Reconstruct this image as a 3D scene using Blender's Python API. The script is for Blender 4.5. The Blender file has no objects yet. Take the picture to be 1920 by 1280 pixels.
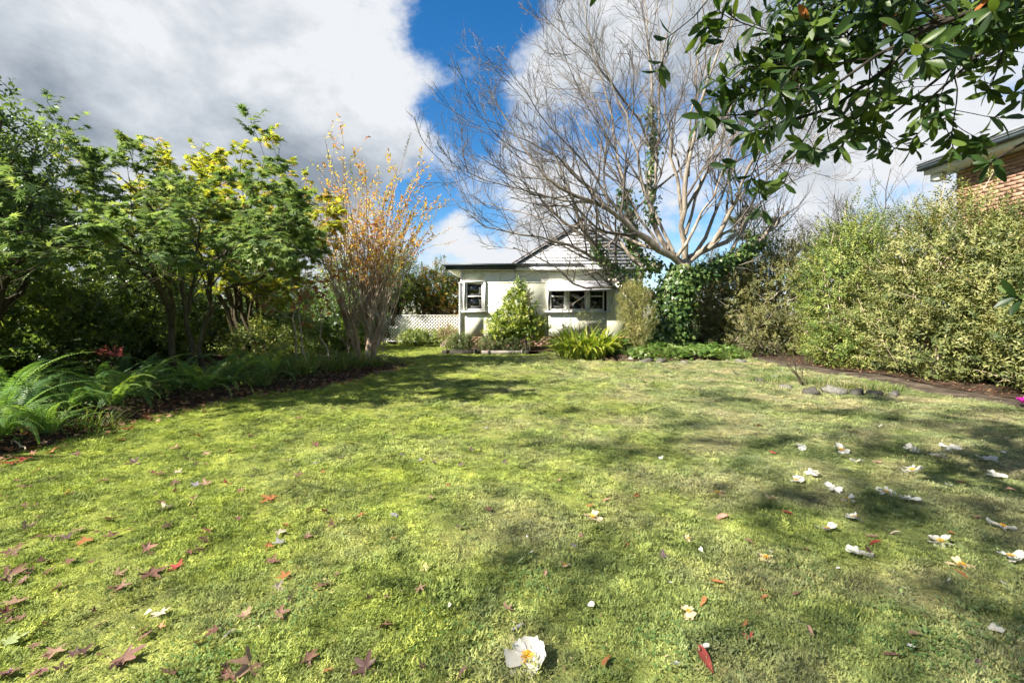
import bpy, math, random
import numpy as np
from mathutils import Vector, Matrix

rng = np.random.default_rng(11)
random.seed(11)
SC = bpy.context.scene
COL = SC.collection
F_PX, HOR, CAMH = 853.0, 590.0, 1.4          # focal length and horizon of the photograph in its own pixels, eye height in m

# ------------------------------------------------------------------ camera
cam_d = bpy.data.cameras.new('camera'); cam = bpy.data.objects.new('camera', cam_d); COL.objects.link(cam)
cam_d.sensor_width = 36.0; cam_d.lens = 36.0 * F_PX / 1920.0
cam_d.shift_y = -50.0 / 1920.0
cam_d.clip_start = 0.05; cam_d.clip_end = 2000
cam.location = (0, 0, CAMH); cam.rotation_euler = (math.pi / 2, 0, 0)
SC.camera = cam

# ------------------------------------------------------------------ sun, exposure
SUN_EL = math.radians(39)
SUN_H = np.array([-0.87, -0.49]); SUN_H = SUN_H / np.linalg.norm(SUN_H)
TOSUN = Vector((SUN_H[0] * math.cos(SUN_EL), SUN_H[1] * math.cos(SUN_EL), math.sin(SUN_EL)))
sun_d = bpy.data.lights.new('sun', 'SUN'); sun = bpy.data.objects.new('sun', sun_d); COL.objects.link(sun)
sun_d.energy = 4.0; sun_d.angle = math.radians(0.9); sun_d.color = (1.0, 0.93, 0.82)
sun.rotation_euler = TOSUN.to_track_quat('Z', 'Y').to_euler(); sun.location = (-20, -8, 14)
SC.view_settings.view_transform = 'Standard'; SC.view_settings.look = 'None'
SC.view_settings.exposure = 2.1; SC.view_settings.gamma = 1.0
SC.view_settings.use_curve_mapping = False
SC.render.engine = 'CYCLES'
SC.cycles.use_denoising = True
SC.cycles.max_bounces = 7; SC.cycles.diffuse_bounces = 4; SC.cycles.glossy_bounces = 2
SC.cycles.transmission_bounces = 4; SC.cycles.transparent_max_bounces = 8
SC.cycles.use_adaptive_sampling = True; SC.cycles.adaptive_threshold = 0.03
SC.cycles.sample_clamp_indirect = 6.0
SC.cycles.caustics_reflective = False; SC.cycles.caustics_refractive = False

# ------------------------------------------------------------------ world: Nishita sky with procedural clouds placed by direction
world = bpy.data.worlds.new('World'); SC.world = world; world.use_nodes = True
wn, wl = world.node_tree.nodes, world.node_tree.links
wn.clear()
def W(t, **k):
    n = wn.new(t)
    for a, b in k.items(): setattr(n, a, b)
    return n
def wmath(op, a, b=None, c=None, clamp=False):
    n = W('ShaderNodeMath', operation=op, use_clamp=clamp)
    for i, v in enumerate((a, b, c)):
        if v is None: continue
        if hasattr(v, 'is_linked'): wl.new(v, n.inputs[i])
        else: n.inputs[i].default_value = v
    return n.outputs[0]
def pdir(px, py):
    v = Vector(((px - 960) / F_PX, 1.0, (HOR - py) / F_PX)); v.normalize(); return v
wtc = W('ShaderNodeTexCoord').outputs['Generated']
def wnoise(scale, detail, rough, offs=(0, 0, 0), zs=1.5, dist=0.0):
    m = W('ShaderNodeMapping'); wl.new(wtc, m.inputs['Vector'])
    m.inputs['Location'].default_value = offs; m.inputs['Scale'].default_value = (1, 1, zs)
    n = W('ShaderNodeTexNoise', noise_dimensions='3D'); wl.new(m.outputs[0], n.inputs['Vector'])
    n.inputs['Scale'].default_value = scale; n.inputs['Detail'].default_value = detail
    n.inputs['Roughness'].default_value = rough; n.inputs['Distortion'].default_value = dist
    return n.outputs['Fac']
def blobsum(lst):
    tot = None
    for px, py, r, wgt in lst:
        d = W('ShaderNodeVectorMath', operation='DISTANCE'); wl.new(wtc, d.inputs[0]); d.inputs[1].default_value = pdir(px, py)
        mr = W('ShaderNodeMapRange', interpolation_type='SMOOTHSTEP'); wl.new(d.outputs['Value'], mr.inputs['Value'])
        mr.inputs['From Min'].default_value = 0.0; mr.inputs['From Max'].default_value = r
        mr.inputs['To Min'].default_value = wgt; mr.inputs['To Max'].default_value = 0.0
        tot = mr.outputs[0] if tot is None else wmath('ADD', tot, mr.outputs[0])
    return tot
CLOUDS = [(60, 60, .6, .3), (330, 60, .5, .35), (120, 330, .5, .3), (480, 280, .42, .32), (640, 110, .26, .22), (560, 420, .3, .25),
          (700, 300, .16, .15), (800, 140, .16, .34), (750, 295, .12, .25), (830, 315, .08, .2), (880, 150, .07, .2),
          (1110, 90, .16, .3), (1300, 60, .3, .22), (1230, 330, .3, .08), (1500, 200, .4, .14), (1060, 360, .2, .15), (1700, 330, .4, .25),
          (1900, 100, .5, .15), (838, 440, .07, .42), (885, 478, .07, .42), (935, 492, .09, .4), (1010, 490, .12, .3), (1180, 480, .2, .35),
          (900, 45, .17, -.75), (870, 200, .12, -.2), (815, 50, .1, -.35), (800, 215, .07, -.3), (900, 250, .1, -.3), (800, 375, .1, -.35), (750, 370, .06, -.2), (960, 20, .1, -.2), (860, 210, .09, -.25), (780, 390, .12, -.35), (920, 400, .09, -.35), (1370, 350, .13, -.25), (950, 250, .09, -.12), (940, 465, .035, -.3), (1840, 90, .3, -.1)]
base_n = wnoise(2.3, 9.0, 0.6, (3.1, 0.4, 1.7), 1.5, 0.08)
fine_n = wnoise(6.5, 10.0, 0.66, (0.2, 4.0, 2.2), 1.4)
dens = wmath('ADD', wmath('ADD', wmath('MULTIPLY', wmath('SUBTRACT', base_n, 0.5), 1.9), wmath('MULTIPLY', wmath('SUBTRACT', fine_n, 0.5), 1.7)), blobsum(CLOUDS))
dens = wmath('ADD', dens, 0.16)
cov = W('ShaderNodeMapRange', interpolation_type='SMOOTHSTEP'); wl.new(dens, cov.inputs['Value'])
cov.inputs['From Min'].default_value = -0.04; cov.inputs['From Max'].default_value = 0.56
# cloud body: noise and placed blobs set its grey and white tones
body = wnoise(4.4, 9.0, 0.58, (7.3, 1.0, 0.3), 1.5, 0.12)
GREYS = [(480, 270, .38, .28), (40, 190, .45, .22), (250, 60, .35, .15), (620, 330, .25, .2), (330, 300, .3, .15), (1400, 110, .3, .3), (1180, 250, .2, .15), (1620, 200, .25, .2), (690, 40, .16, -.5), (850, 450, .12, -.7), (930, 490, .12, -.5), (760, 230, .14, -.25), (330, 130, .2, -.35), (470, 100, .15, -.25)]
shade = wmath('ADD', wmath('ADD', wmath('MULTIPLY', wmath('SUBTRACT', body, 0.5), 3.0), blobsum(GREYS)), 0.07)
shade = wmath('MULTIPLY', wmath('ADD', shade, 0.0, clamp=True), 1.0, clamp=True)
cr = W('ShaderNodeValToRGB'); wl.new(shade, cr.inputs['Fac'])
cr.color_ramp.elements[0].position = 0.0; cr.color_ramp.elements[0].color = (0.74, 0.76, 0.79, 1)
cr.color_ramp.elements[1].position = 1.0; cr.color_ramp.elements[1].color = (0.26, 0.305, 0.365, 1)
e = cr.color_ramp.elements.new(0.45); e.color = (0.50, 0.545, 0.60, 1)
sky = W('ShaderNodeTexSky', sky_type='NISHITA'); sky.sun_disc = False
sky.sun_elevation = SUN_EL; sky.sun_rotation = math.atan2(SUN_H[0], SUN_H[1])
sky.altitude = 200; sky.air_density = 1.0; sky.dust_density = 0.4; sky.ozone_density = 3.0
hs = W('ShaderNodeHueSaturation'); wl.new(sky.outputs[0], hs.inputs['Color']); hs.inputs['Saturation'].default_value = 1.35; hs.inputs['Value'].default_value = 0.88
bg1 = W('ShaderNodeBackground'); wl.new(hs.outputs[0], bg1.inputs['Color']); bg1.inputs['Strength'].default_value = 0.05
bg2 = W('ShaderNodeBackground'); wl.new(cr.outputs[0], bg2.inputs['Color']); bg2.inputs["Strength"].default_value = 0.275
mx = W('ShaderNodeMixShader'); wl.new(cov.outputs[0], mx.inputs[0]); wl.new(bg1.outputs[0], mx.inputs[1]); wl.new(bg2.outputs[0], mx.inputs[2])
wo = W('ShaderNodeOutputWorld'); wl.new(mx.outputs[0], wo.inputs['Surface'])

# ------------------------------------------------------------------ helpers
def P(px, py, Y): return np.array([(px - 960) / F_PX * Y, Y, CAMH - (py - HOR) / F_PX * Y])
def G(px, py):
    Y = CAMH * F_PX / (py - HOR); return np.array([(px - 960) / F_PX * Y, Y])
def gz(x, y):
    return 0.03 * np.sin(x * 0.9 + 0.7 * y) + 0.022 * np.sin(1.7 * y - 0.5 * x + 1.0) + 0.012 * np.sin(3.1 * x + 2.3) * np.sin(2.7 * y)
EDGE_Y = [-3, 4.6, 5.7, 7.15, 8.85, 11.4, 12.6, 13.6, 14.4, 16, 24]
EDGE_X = [-5.4, -5.2, -5.05, -4.6, -3.73, -3.2, -2.95, -3.3, -4.6, -6.6, -7.2]
def bed_edge(y): return np.interp(y, EDGE_Y, EDGE_X)
def norm(v): return v / np.maximum(np.linalg.norm(v, axis=-1, keepdims=True), 1e-9)

def npmesh(name, parts, mats, smooth=False):
    """parts: list of (V, F, matindex, rnd) -> one mesh; F arrays of tris or quads"""
    Vs, loops, ltot, mi, rn, off = [], [], [], [], [], 0
    for p in parts:
        V, F = np.asarray(p[0], float), np.asarray(p[1], int)
        m = p[2] if len(p) > 2 else 0
        r = p[3] if len(p) > 3 else 0.5
        Vs.append(V); loops.append((F + off).ravel()); ltot.append(np.full(len(F), F.shape[1])); mi.append(np.full(len(F), m))
        rn.append(np.broadcast_to(np.asarray(r, float), (len(V),)) if np.ndim(r) == 0 else np.asarray(r, float)); off += len(V)
    V = np.concatenate(Vs); L = np.concatenate(loops); T = np.concatenate(ltot); M = np.concatenate(mi); R = np.concatenate(rn)
    me = bpy.data.meshes.new(name)
    me.vertices.add(len(V)); me.vertices.foreach_set('co', V.ravel().astype(np.float32))
    me.loops.add(len(L)); me.loops.foreach_set('vertex_index', L.astype(np.int32))
    me.polygons.add(len(T)); st = np.concatenate(([0], np.cumsum(T)[:-1]))
    me.polygons.foreach_set('loop_start', st.astype(np.int32))
    me.polygons.foreach_set('material_index', M.astype(np.int32))
    if smooth: me.polygons.foreach_set('use_smooth', np.ones(len(T), bool))
    a = me.attributes.new('rnd', 'FLOAT', 'POINT'); a.data.foreach_set('value', R.astype(np.float32))
    for m in (mats if isinstance(mats, (list, tuple)) else [mats]): me.materials.append(m)
    me.update(); me.validate()
    return me

def link(name, data, parent=None, loc=None):
    o = bpy.data.objects.new(name, data); COL.objects.link(o)
    if parent is not None: o.parent = parent
    if loc is not None: o.location = loc
    return o
def tag(o, label=None, cat=None, group=None, kind=None):
    for k, v in (('label', label), ('category', cat), ('group', group), ('kind', kind)):
        if v: o[k] = v
    return o
def thing(name, label, cat, base, group=None):
    o = link(name, None, None, tuple(float(v) for v in base)); o.empty_display_size = 0.1
    return tag(o, label, cat, group)
def part(name, parts, mats, parent, smooth=False, kind=None):
    """mesh child given in world coordinates under a thing with no rotation"""
    b = np.zeros(3); q = parent
    while q is not None: b += np.array(q.location); q = q.parent
    o = link(name, npmesh(name, [(np.asarray(p[0]) - b,) + tuple(p[1:]) for p in parts], mats, smooth), parent)
    if kind: o['kind'] = kind
    return o
def place(name, me, parent, pos, R3, size):
    o = bpy.data.objects.new(name, me); COL.objects.link(o); o.parent = parent
    b = np.zeros(3); q = parent
    while q is not None: b += np.array(q.location); q = q.parent
    M = Matrix([[R3[i][j] * size for j in range(3)] + [pos[i] - b[i]] for i in range(3)] + [[0, 0, 0, 1]])
    o.matrix_basis = M
    return o

def box(c, s, rz=0.0):
    c = np.asarray(c, float); h = np.asarray(s, float) / 2
    V = np.array([[x, y, z] for x in (-1, 1) for y in (-1, 1) for z in (-1, 1)], float) * h
    if rz:
        ca, sa = math.cos(rz), math.sin(rz); V = V @ np.array([[ca, sa, 0], [-sa, ca, 0], [0, 0, 1]])
    return V + c, np.array([[0, 1, 3, 2], [4, 6, 7, 5], [0, 4, 5, 1], [2, 3, 7, 6], [0, 2, 6, 4], [1, 5, 7, 3]])
def bar(a, b, w, d, up=(0, 0, 1)):
    """rectangular bar from a to b, w across, d along up"""
    a, b = np.asarray(a, float), np.asarray(b, float); t = norm(b - a); u = np.asarray(up, float)
    x = norm(np.cross(t, u)); u = np.cross(x, t)
    V = np.array([p + x * sx * w / 2 + u * su * d / 2 for p in (a, b) for sx in (-1, 1) for su in (-1, 1)])
    return V, np.array([[0, 1, 3, 2], [4, 6, 7, 5], [0, 4, 5, 1], [2, 3, 7, 6], [0, 2, 6, 4], [1, 5, 7, 3]])
def prism(poly, vec):
    """extrude a convex quad or triangle fan polygon along vec (quads/tris lists)"""
    poly = np.asarray(poly, float); n = len(poly); V = np.concatenate([poly, poly + np.asarray(vec, float)])
    q = np.array([[i, (i + 1) % n, (i + 1) % n + n, i + n] for i in range(n)])
    t = np.array([[0, i + 1, i] for i in range(1, n - 1)] + [[n, n + i, n + i + 1] for i in range(1, n - 1)])
    return [(V, q), (V, t)]

def tubes(Pp, R, k=6):
    Pp, R = np.asarray(Pp, float), np.asarray(R, float); M, n, _ = Pp.shape
    T = norm(np.gradient(Pp, axis=1))
    ref = norm(np.broadcast_to(np.array([0.31, 0.95, 0.05]), T.shape) + 0.0)
    u = norm(np.cross(T, ref)); bad = np.linalg.norm(np.cross(T, ref), axis=-1) < 0.05
    if bad.any(): u[bad] = norm(np.cross(T[bad], np.array([1.0, 0, 0.1])))
    v = np.cross(T, u)
    a = np.arange(k) * 2 * math.pi / k
    V = Pp[:, :, None, :] + R[:, :, None, None] * (np.cos(a)[None, None, :, None] * u[:, :, None, :] + np.sin(a)[None, None, :, None] * v[:, :, None, :])
    idx = np.arange(M * n * k).reshape(M, n, k)
    A = idx[:, :-1, :]; B = np.roll(A, -1, axis=2); D = idx[:, 1:, :]; C = np.roll(D, -1, axis=2)
    return V.reshape(-1, 3), np.stack([A, B, C, D], -1).reshape(-1, 4)
def resample(pts, n, wig=0.0):
    pts = np.asarray(pts, float); 
    # Catmull-Rom through the points
    s = np.concatenate(([0], np.cumsum(np.linalg.norm(np.diff(pts, axis=0), axis=1)))); s /= s[-1]
    t = np.linspace(0, 1, n); out = np.empty((n, 3))
    m = np.gradient(pts, s, axis=0)
    for j, tt in enumerate(t):
        i = min(np.searchsorted(s, tt, 'right') - 1, len(pts) - 2); h = s[i + 1] - s[i]; x = (tt - s[i]) / h
        out[j] = (2 * x**3 - 3 * x**2 + 1) * pts[i] + (x**3 - 2 * x**2 + x) * h * m[i] + (-2 * x**3 + 3 * x**2) * pts[i + 1] + (x**3 - x**2) * h * m[i + 1]
    if wig: out[1:-1] += rng.normal(0, wig, (n - 2, 3))
    return out
def grow(Pp, R, nch, t0, t1, ang, lf, up, wig, n, rr, rend, labs=None, flat=1.0, taper=0.45, minr=0.0):
    """side branches on every polyline of Pp (M,n,3); lf: length as a share of the parent's, or labs metres"""
    M, m, _ = Pp.shape
    idx = np.repeat(np.arange(M), nch); N = len(idx)
    k = np.tile(np.arange(nch), M)
    t = t0 + (t1 - t0) * (k + rng.uniform(0, 1, N)) / nch
    f = t * (m - 1); i = np.minimum(f.astype(int), m - 2); fr = (f - i)[:, None]
    st = Pp[idx, i] * (1 - fr) + Pp[idx, i + 1] * fr
    tan = norm(Pp[idx, i + 1] - Pp[idx, i])
    rv = rng.normal(0, 1, (N, 3)); rv[:, 2] *= flat
    perp = norm(rv - (rv * tan).sum(1, keepdims=True) * tan)
    a = ang * rng.uniform(0.65, 1.3, N)[:, None]
    d = norm(np.cos(a) * tan + np.sin(a) * perp)
    pl = np.linalg.norm(np.diff(Pp, axis=1), axis=2).sum(1)[idx]
    L = (pl * lf if labs is None else np.full(N, labs)) * (1 - taper * t) * rng.uniform(0.6, 1.25, N)
    r0 = (R[idx, i] * (1 - fr[:, 0]) + R[idx, i + 1] * fr[:, 0]) * rr
    out = np.empty((N, n, 3)); out[:, 0] = st; seg = (L / (n - 1))[:, None]
    for j in range(1, n):
        d = d + rng.normal(0, wig, (N, 3)); d[:, 2] += up; d = norm(d)
        out[:, j] = out[:, j - 1] + d * seg
    rad = r0[:, None] * np.linspace(1, rend, n)[None, :]
    return out, np.maximum(rad, minr)
def orient(f, u):
    f = norm(f); x = norm(np.cross(f, u)); bad = np.linalg.norm(np.cross(f, u), axis=-1) < 1e-3
    if np.any(bad): x[bad] = norm(np.cross(f[bad], np.array([1.0, 0.2, 0.1])))
    return np.stack([x, f, np.cross(x, f)], -1)
def leaves(T, pos, f, u, size, rnd=None, mat=0):
    tv, tf = T; R = orient(f, u); N, k = len(pos), len(tv)
    V = np.einsum('nij,kj->nki', R * np.asarray(size, float).reshape(-1, 1, 1), tv) + pos[:, None, :]
    F = tf[None] + (np.arange(N) * k)[:, None, None]
    if rnd is None: rnd = rng.uniform(0, 1, N)
    return V.reshape(-1, 3), F.reshape(-1, tf.shape[1]), mat, np.repeat(rnd, k)

# leaf templates: along +y, unit length, normal +z
def simple_leaf(w=0.42, z=0.08, mid=0.45, tip=-0.08):
    return (np.array([[0, 0, 0], [w / 2, mid, z], [0, 1, tip], [-w / 2, mid, z], [0, mid, 0]]),
            np.array([[0, 1, 4], [1, 2, 4], [2, 3, 4], [3, 0, 4]]))
def strip_leaf(wf, n=5, fold=0.2, curl=0.15, L=1.0, stalk=0.0):
    V, Fq = [], []
    for i in range(n + 1):
        t = i / n; w = max(wf(t), 0.004); y = t * L; z = -curl * t * t
        V += [[-w, y, z + fold * w], [0, y, z], [w, y, z + fold * w]]
    for i in range(n):
        b = 3 * i; Fq += [[b, b + 1, b + 4, b + 3], [b + 1, b + 2, b + 5, b + 4]]
    return np.array(V, float), np.array(Fq)
def palm_leaf(lobes, spread, notch, tipz=-0.12, w=1.0, stalk=0.0, base=0.12):
    """palmate leaf: centre near the base, lobes fanned over +-spread"""
    V = [[0, 0.0, 0.0]]
    angs = np.linspace(-spread, spread, lobes)
    ring = [[0.0, -base, 0.0]]
    for i, a in enumerate(angs):
        r = 1.0 - 0.42 * (abs(a) / spread) ** 1.5
        ring.append([math.sin(a) * r * w, math.cos(a) * r, tipz * r])
        if i < lobes - 1:
            b = (a + angs[i + 1]) / 2; ring.append([math.sin(b) * notch * w, math.cos(b) * notch, 0.02])
    V += ring; k = len(ring)
    return np.array(V), np.array([[0, 1 + (i + 1) % k, 1 + i] for i in range(k)])
OVATE = simple_leaf(); NARROW = simple_leaf(0.26, 0.05); ROUND = simple_leaf(0.6, 0.06, 0.5, -0.05)
MAPLE = palm_leaf(7, 2.0, 0.33)
IVY = palm_leaf(3, 1.25, 0.62, -0.1, 1.0)
STAR5 = palm_leaf(5, 1.75, 0.40, 0.1)

# ------------------------------------------------------------------ materials
def newmat(name):
    m = bpy.data.materials.new(name); m.use_nodes = True; nt = m.node_tree; nt.nodes.clear()
    return m, nt.nodes, nt.links
def ramp(nodes, cols):
    r = nodes.new('ShaderNodeValToRGB'); el = r.color_ramp.elements
    while len(el) < len(cols): el.new(0.5)
    for i, c in enumerate(cols):
        el[i].position = i / max(len(cols) - 1, 1); el[i].color = (*c, 1)
    return r
def leafmat(name, cols, trans=0.35, rough=0.45, spec=0.35, obj=False, tint=(1.25, 1.2, 0.55), nscale=0.0):
    m, N, L = newmat(name)
    if obj: src = N.new('ShaderNodeObjectInfo').outputs['Random']
    else:
        a = N.new('ShaderNodeAttribute'); a.attribute_name = 'rnd'; src = a.outputs['Fac']
    if nscale:
        g = N.new('ShaderNodeNewGeometry'); nz = N.new('ShaderNodeTexNoise'); nz.inputs['Scale'].default_value = nscale; nz.inputs['Detail'].default_value = 3
        L.new(g.outputs['Position'], nz.inputs['Vector'])
        mm = N.new('ShaderNodeMath'); mm.operation = 'MULTIPLY_ADD'; L.new(nz.outputs['Fac'], mm.inputs[0]); mm.inputs[1].default_value = 1.6; mm.inputs[2].default_value = -0.8
        ad = N.new('ShaderNodeMath'); ad.operation = 'ADD'; ad.use_clamp = True; L.new(src, ad.inputs[0]); L.new(mm.outputs[0], ad.inputs[1]); src = ad.outputs[0]
    r = ramp(N, cols); L.new(src, r.inputs['Fac'])
    p = N.new('ShaderNodeBsdfPrincipled'); L.new(r.outputs['Color'], p.inputs['Base Color'])
    p.inputs['Roughness'].default_value = rough; p.inputs['Specular IOR Level'].default_value = spec
    t = N.new('ShaderNodeBsdfTranslucent')
    mu = N.new('ShaderNodeMix'); mu.data_type = 'RGBA'; mu.blend_type = 'MULTIPLY'; mu.inputs['Factor'].default_value = 1.0
    L.new(r.outputs['Color'], mu.inputs['A']); mu.inputs['B'].default_value = (*[c * 1.5 for c in tint], 1)
    L.new(mu.outputs['Result'], t.inputs['Color'])
    s = N.new('ShaderNodeMixShader'); s.inputs[0].default_value = trans; L.new(p.outputs[0], s.inputs[1]); L.new(t.outputs[0], s.inputs[2])
    o = N.new('ShaderNodeOutputMaterial'); L.new(s.outputs[0], o.inputs['Surface'])
    return m
def surfmat(name, cols, scale=6.0, rough=0.8, bump=0.3, detail=6, spec=0.2, stretch=(1, 1, 1), metal=0.0, dist=0.02, objc=False, rgh=0.6):
    m, N, L = newmat(name)
    tc = N.new('ShaderNodeTexCoord'); mp = N.new('ShaderNodeMapping'); mp.inputs['Scale'].default_value = stretch
    L.new(tc.outputs['Object'], mp.inputs['Vector'])
    nz = N.new('ShaderNodeTexNoise'); nz.inputs['Scale'].default_value = scale; nz.inputs['Detail'].default_value = detail; nz.inputs['Roughness'].default_value = rgh
    L.new(mp.outputs[0], nz.inputs['Vector'])
    f = N.new('ShaderNodeMapRange'); f.inputs['From Min'].default_value = 0.3; f.inputs['From Max'].default_value = 0.7; L.new(nz.outputs['Fac'], f.inputs['Value'])
    src = f.outputs[0]
    if objc:
        oi = N.new('ShaderNodeObjectInfo'); mm = N.new('ShaderNodeMath'); mm.operation = 'MULTIPLY_ADD'; mm.use_clamp = True
        L.new(src, mm.inputs[0]); mm.inputs[1].default_value = 0.35; mh = N.new('ShaderNodeMath'); mh.operation = 'MULTIPLY'; L.new(oi.outputs['Random'], mh.inputs[0]); mh.inputs[1].default_value = 0.65
        L.new(mh.outputs[0], mm.inputs[2]); src = mm.outputs[0]
    r = ramp(N, cols); L.new(src, r.inputs['Fac'])
    p = N.new('ShaderNodeBsdfPrincipled'); L.new(r.outputs['Color'], p.inputs['Base Color'])
    p.inputs['Roughness'].default_value = rough; p.inputs['Specular IOR Level'].default_value = spec; p.inputs['Metallic'].default_value = metal
    if bump:
        b = N.new('ShaderNodeBump'); b.inputs['Strength'].default_value = bump; b.inputs['Distance'].default_value = dist
        L.new(nz.outputs['Fac'], b.inputs['Height']); L.new(b.outputs[0], p.inputs['Normal'])
    o = N.new('ShaderNodeOutputMaterial'); L.new(p.outputs[0], o.inputs['Surface'])
    return m
# ================================================================== THE SETTING
def in_path(x, y):
    l, r = path_lr(y); return (x > l) & (x < r) & (y < 15.5)
def path_lr(y):
    c = np.interp(y, [-4, 6.6, 8.2, 10.8, 12.6, 14, 16], [8.15, 8.1, 7.95, 7.75, 7.85, 8.1, 9.0])
    w = np.interp(y, [-4, 8, 11, 13, 16], [0.34, 0.34, 0.46, 0.6, 0.55]); return c - w, c + w

def moss_color_nodes(N, L, inst):
    """moss and lawn colour by place: yellow-green moss, greener grass, straw patches"""
    g = N.new('ShaderNodeNewGeometry')
    def nz(scale, detail, off):
        mp = N.new('ShaderNodeMapping'); mp.inputs['Location'].default_value = off; L.new(g.outputs['Position'], mp.inputs['Vector'])
        n = N.new('ShaderNodeTexNoise'); n.inputs['Scale'].default_value = scale; n.inputs['Detail'].default_value = detail; L.new(mp.outputs[0], n.inputs['Vector']); return n.outputs['Fac']
    def M(op, a, b=None, c=None, clamp=False):
        n = N.new('ShaderNodeMath'); n.operation = op; n.use_clamp = clamp
        for i, v in enumerate((a, b, c)):
            if v is None: continue
            if hasattr(v, 'is_linked'): L.new(v, n.inputs[i])
            else: n.inputs[i].default_value = v
        return n.outputs[0]
    def mix(f, a, b):
        n = N.new('ShaderNodeMix'); n.data_type = 'RGBA'
        L.new(f, n.inputs['Factor'])
        for k, v in (('A', a), ('B', b)):
            if hasattr(v, 'is_linked'): L.new(v, n.inputs[k])
            else: n.inputs[k].default_value = (*v, 1)
        return n.outputs['Result']
    sx = N.new('ShaderNodeSeparateXYZ'); L.new(g.outputs['Position'], sx.inputs[0])
    big = nz(0.55, 4, (0, 0, 0)); med = nz(2.6, 4, (3, 1, 0)); fine = nz(16, 3, (5, 5, 0))
    a = M('MULTIPLY_ADD', M('SUBTRACT', med, 0.5), 2.6, M('MULTIPLY_ADD', M('SUBTRACT', fine, 0.5), 1.6, 0.55), clamp=True)
    moss = mix(a, (0.135, 0.185, 0.04), (0.385, 0.46, 0.09))
    grass = mix(a, (0.11, 0.15, 0.055), (0.32, 0.37, 0.16))
    # moss gives way to thin grass towards +x
    fx = M('ADD', M('MULTIPLY_ADD', sx.outputs[0], 0.16, 0.36), M('MULTIPLY', M('SUBTRACT', big, 0.5), 1.9), clamp=True)
    c = mix(fx, moss, grass)
    st = M('MULTIPLY', M('MULTIPLY', M('SUBTRACT', nz(1.3, 5, (9, 2, 0)), 0.43), 4.0, clamp=True), M('MULTIPLY_ADD', sx.outputs[0], 0.11, 0.45, clamp=True), clamp=True)
    c = mix(M('MULTIPLY', st, 0.9), c, (0.46, 0.41, 0.25))
    if inst:
        oi = N.new('ShaderNodeObjectInfo')
        br = N.new('ShaderNodeMix'); br.data_type = 'RGBA'; br.blend_type = 'MULTIPLY'; br.inputs['Factor'].default_value = 1.0
        rr = ramp(N, [(0.62, 0.68, 0.7), (1.0, 1.0, 1.0), (1.28, 1.2, 1.0)]); L.new(oi.outputs['Random'], rr.inputs['Fac'])
        L.new(c, br.inputs['A']); L.new(rr.outputs['Color'], br.inputs['B']); c = br.outputs['Result']
    return c, fine
def make_lawn_mat():
    m, N, L = newmat('lawn_moss')
    c, fine = moss_color_nodes(N, L, False)
    g = N.new('ShaderNodeNewGeometry'); n = N.new('ShaderNodeTexNoise'); n.inputs['Scale'].default_value = 60; n.inputs['Detail'].default_value = 4; L.new(g.outputs['Position'], n.inputs['Vector'])
    r = ramp(N, [(0.22, 0.19, 0.16), (0.55, 0.52, 0.45), (1.0, 1.0, 0.9)]); L.new(n.outputs['Fac'], r.inputs['Fac'])
    mu = N.new('ShaderNodeMix'); mu.data_type = 'RGBA'; mu.blend_type = 'MULTIPLY'; mu.inputs['Factor'].default_value = 1.0
    L.new(c, mu.inputs['A']); L.new(r.outputs['Color'], mu.inputs['B'])
    p = N.new('ShaderNodeBsdfPrincipled'); L.new(mu.outputs['Result'], p.inputs['Base Color']); p.inputs['Roughness'].default_value = 0.95; p.inputs['Specular IOR Level'].default_value = 0.1
    b = N.new('ShaderNodeBump'); b.inputs['Strength'].default_value = 0.8; b.inputs['Distance'].default_value = 0.02; L.new(n.outputs['Fac'], b.inputs['Height']); L.new(b.outputs[0], p.inputs['Normal'])
    o = N.new('ShaderNodeOutputMaterial'); L.new(p.outputs[0], o.inputs['Surface']); return m
M_LAWN = make_lawn_mat()
def make_blade_mat():
    m, N, L = newmat('grass_blades')
    c, fine = moss_color_nodes(N, L, True)
    p = N.new('ShaderNodeBsdfPrincipled'); L.new(c, p.inputs['Base Color']); p.inputs['Roughness'].default_value = 0.6; p.inputs['Specular IOR Level'].default_value = 0.2
    t = N.new('ShaderNodeBsdfTranslucent'); L.new(c, t.inputs['Color'])
    s = N.new('ShaderNodeMixShader'); s.inputs[0].default_value = 0.35; L.new(p.outputs[0], s.inputs[1]); L.new(t.outputs[0], s.inputs[2])
    o = N.new('ShaderNodeOutputMaterial'); L.new(s.outputs[0], o.inputs['Surface']); return m
M_BLADE = make_blade_mat()
M_SOIL = surfmat('soil', [(0.018, 0.012, 0.008), (0.045, 0.03, 0.02), (0.09, 0.06, 0.04)], 9, 0.95, 0.9, 8, 0.1)
M_PATH = surfmat('path_earth', [(0.025, 0.02, 0.014), (0.06, 0.047, 0.034), (0.14, 0.11, 0.08)], 3.2, 0.9, 0.5, 8, 0.15)
M_GROUND = surfmat('ground_far', [(0.05, 0.06, 0.02), (0.09, 0.1, 0.035)], 2, 0.95, 0.4)

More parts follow.
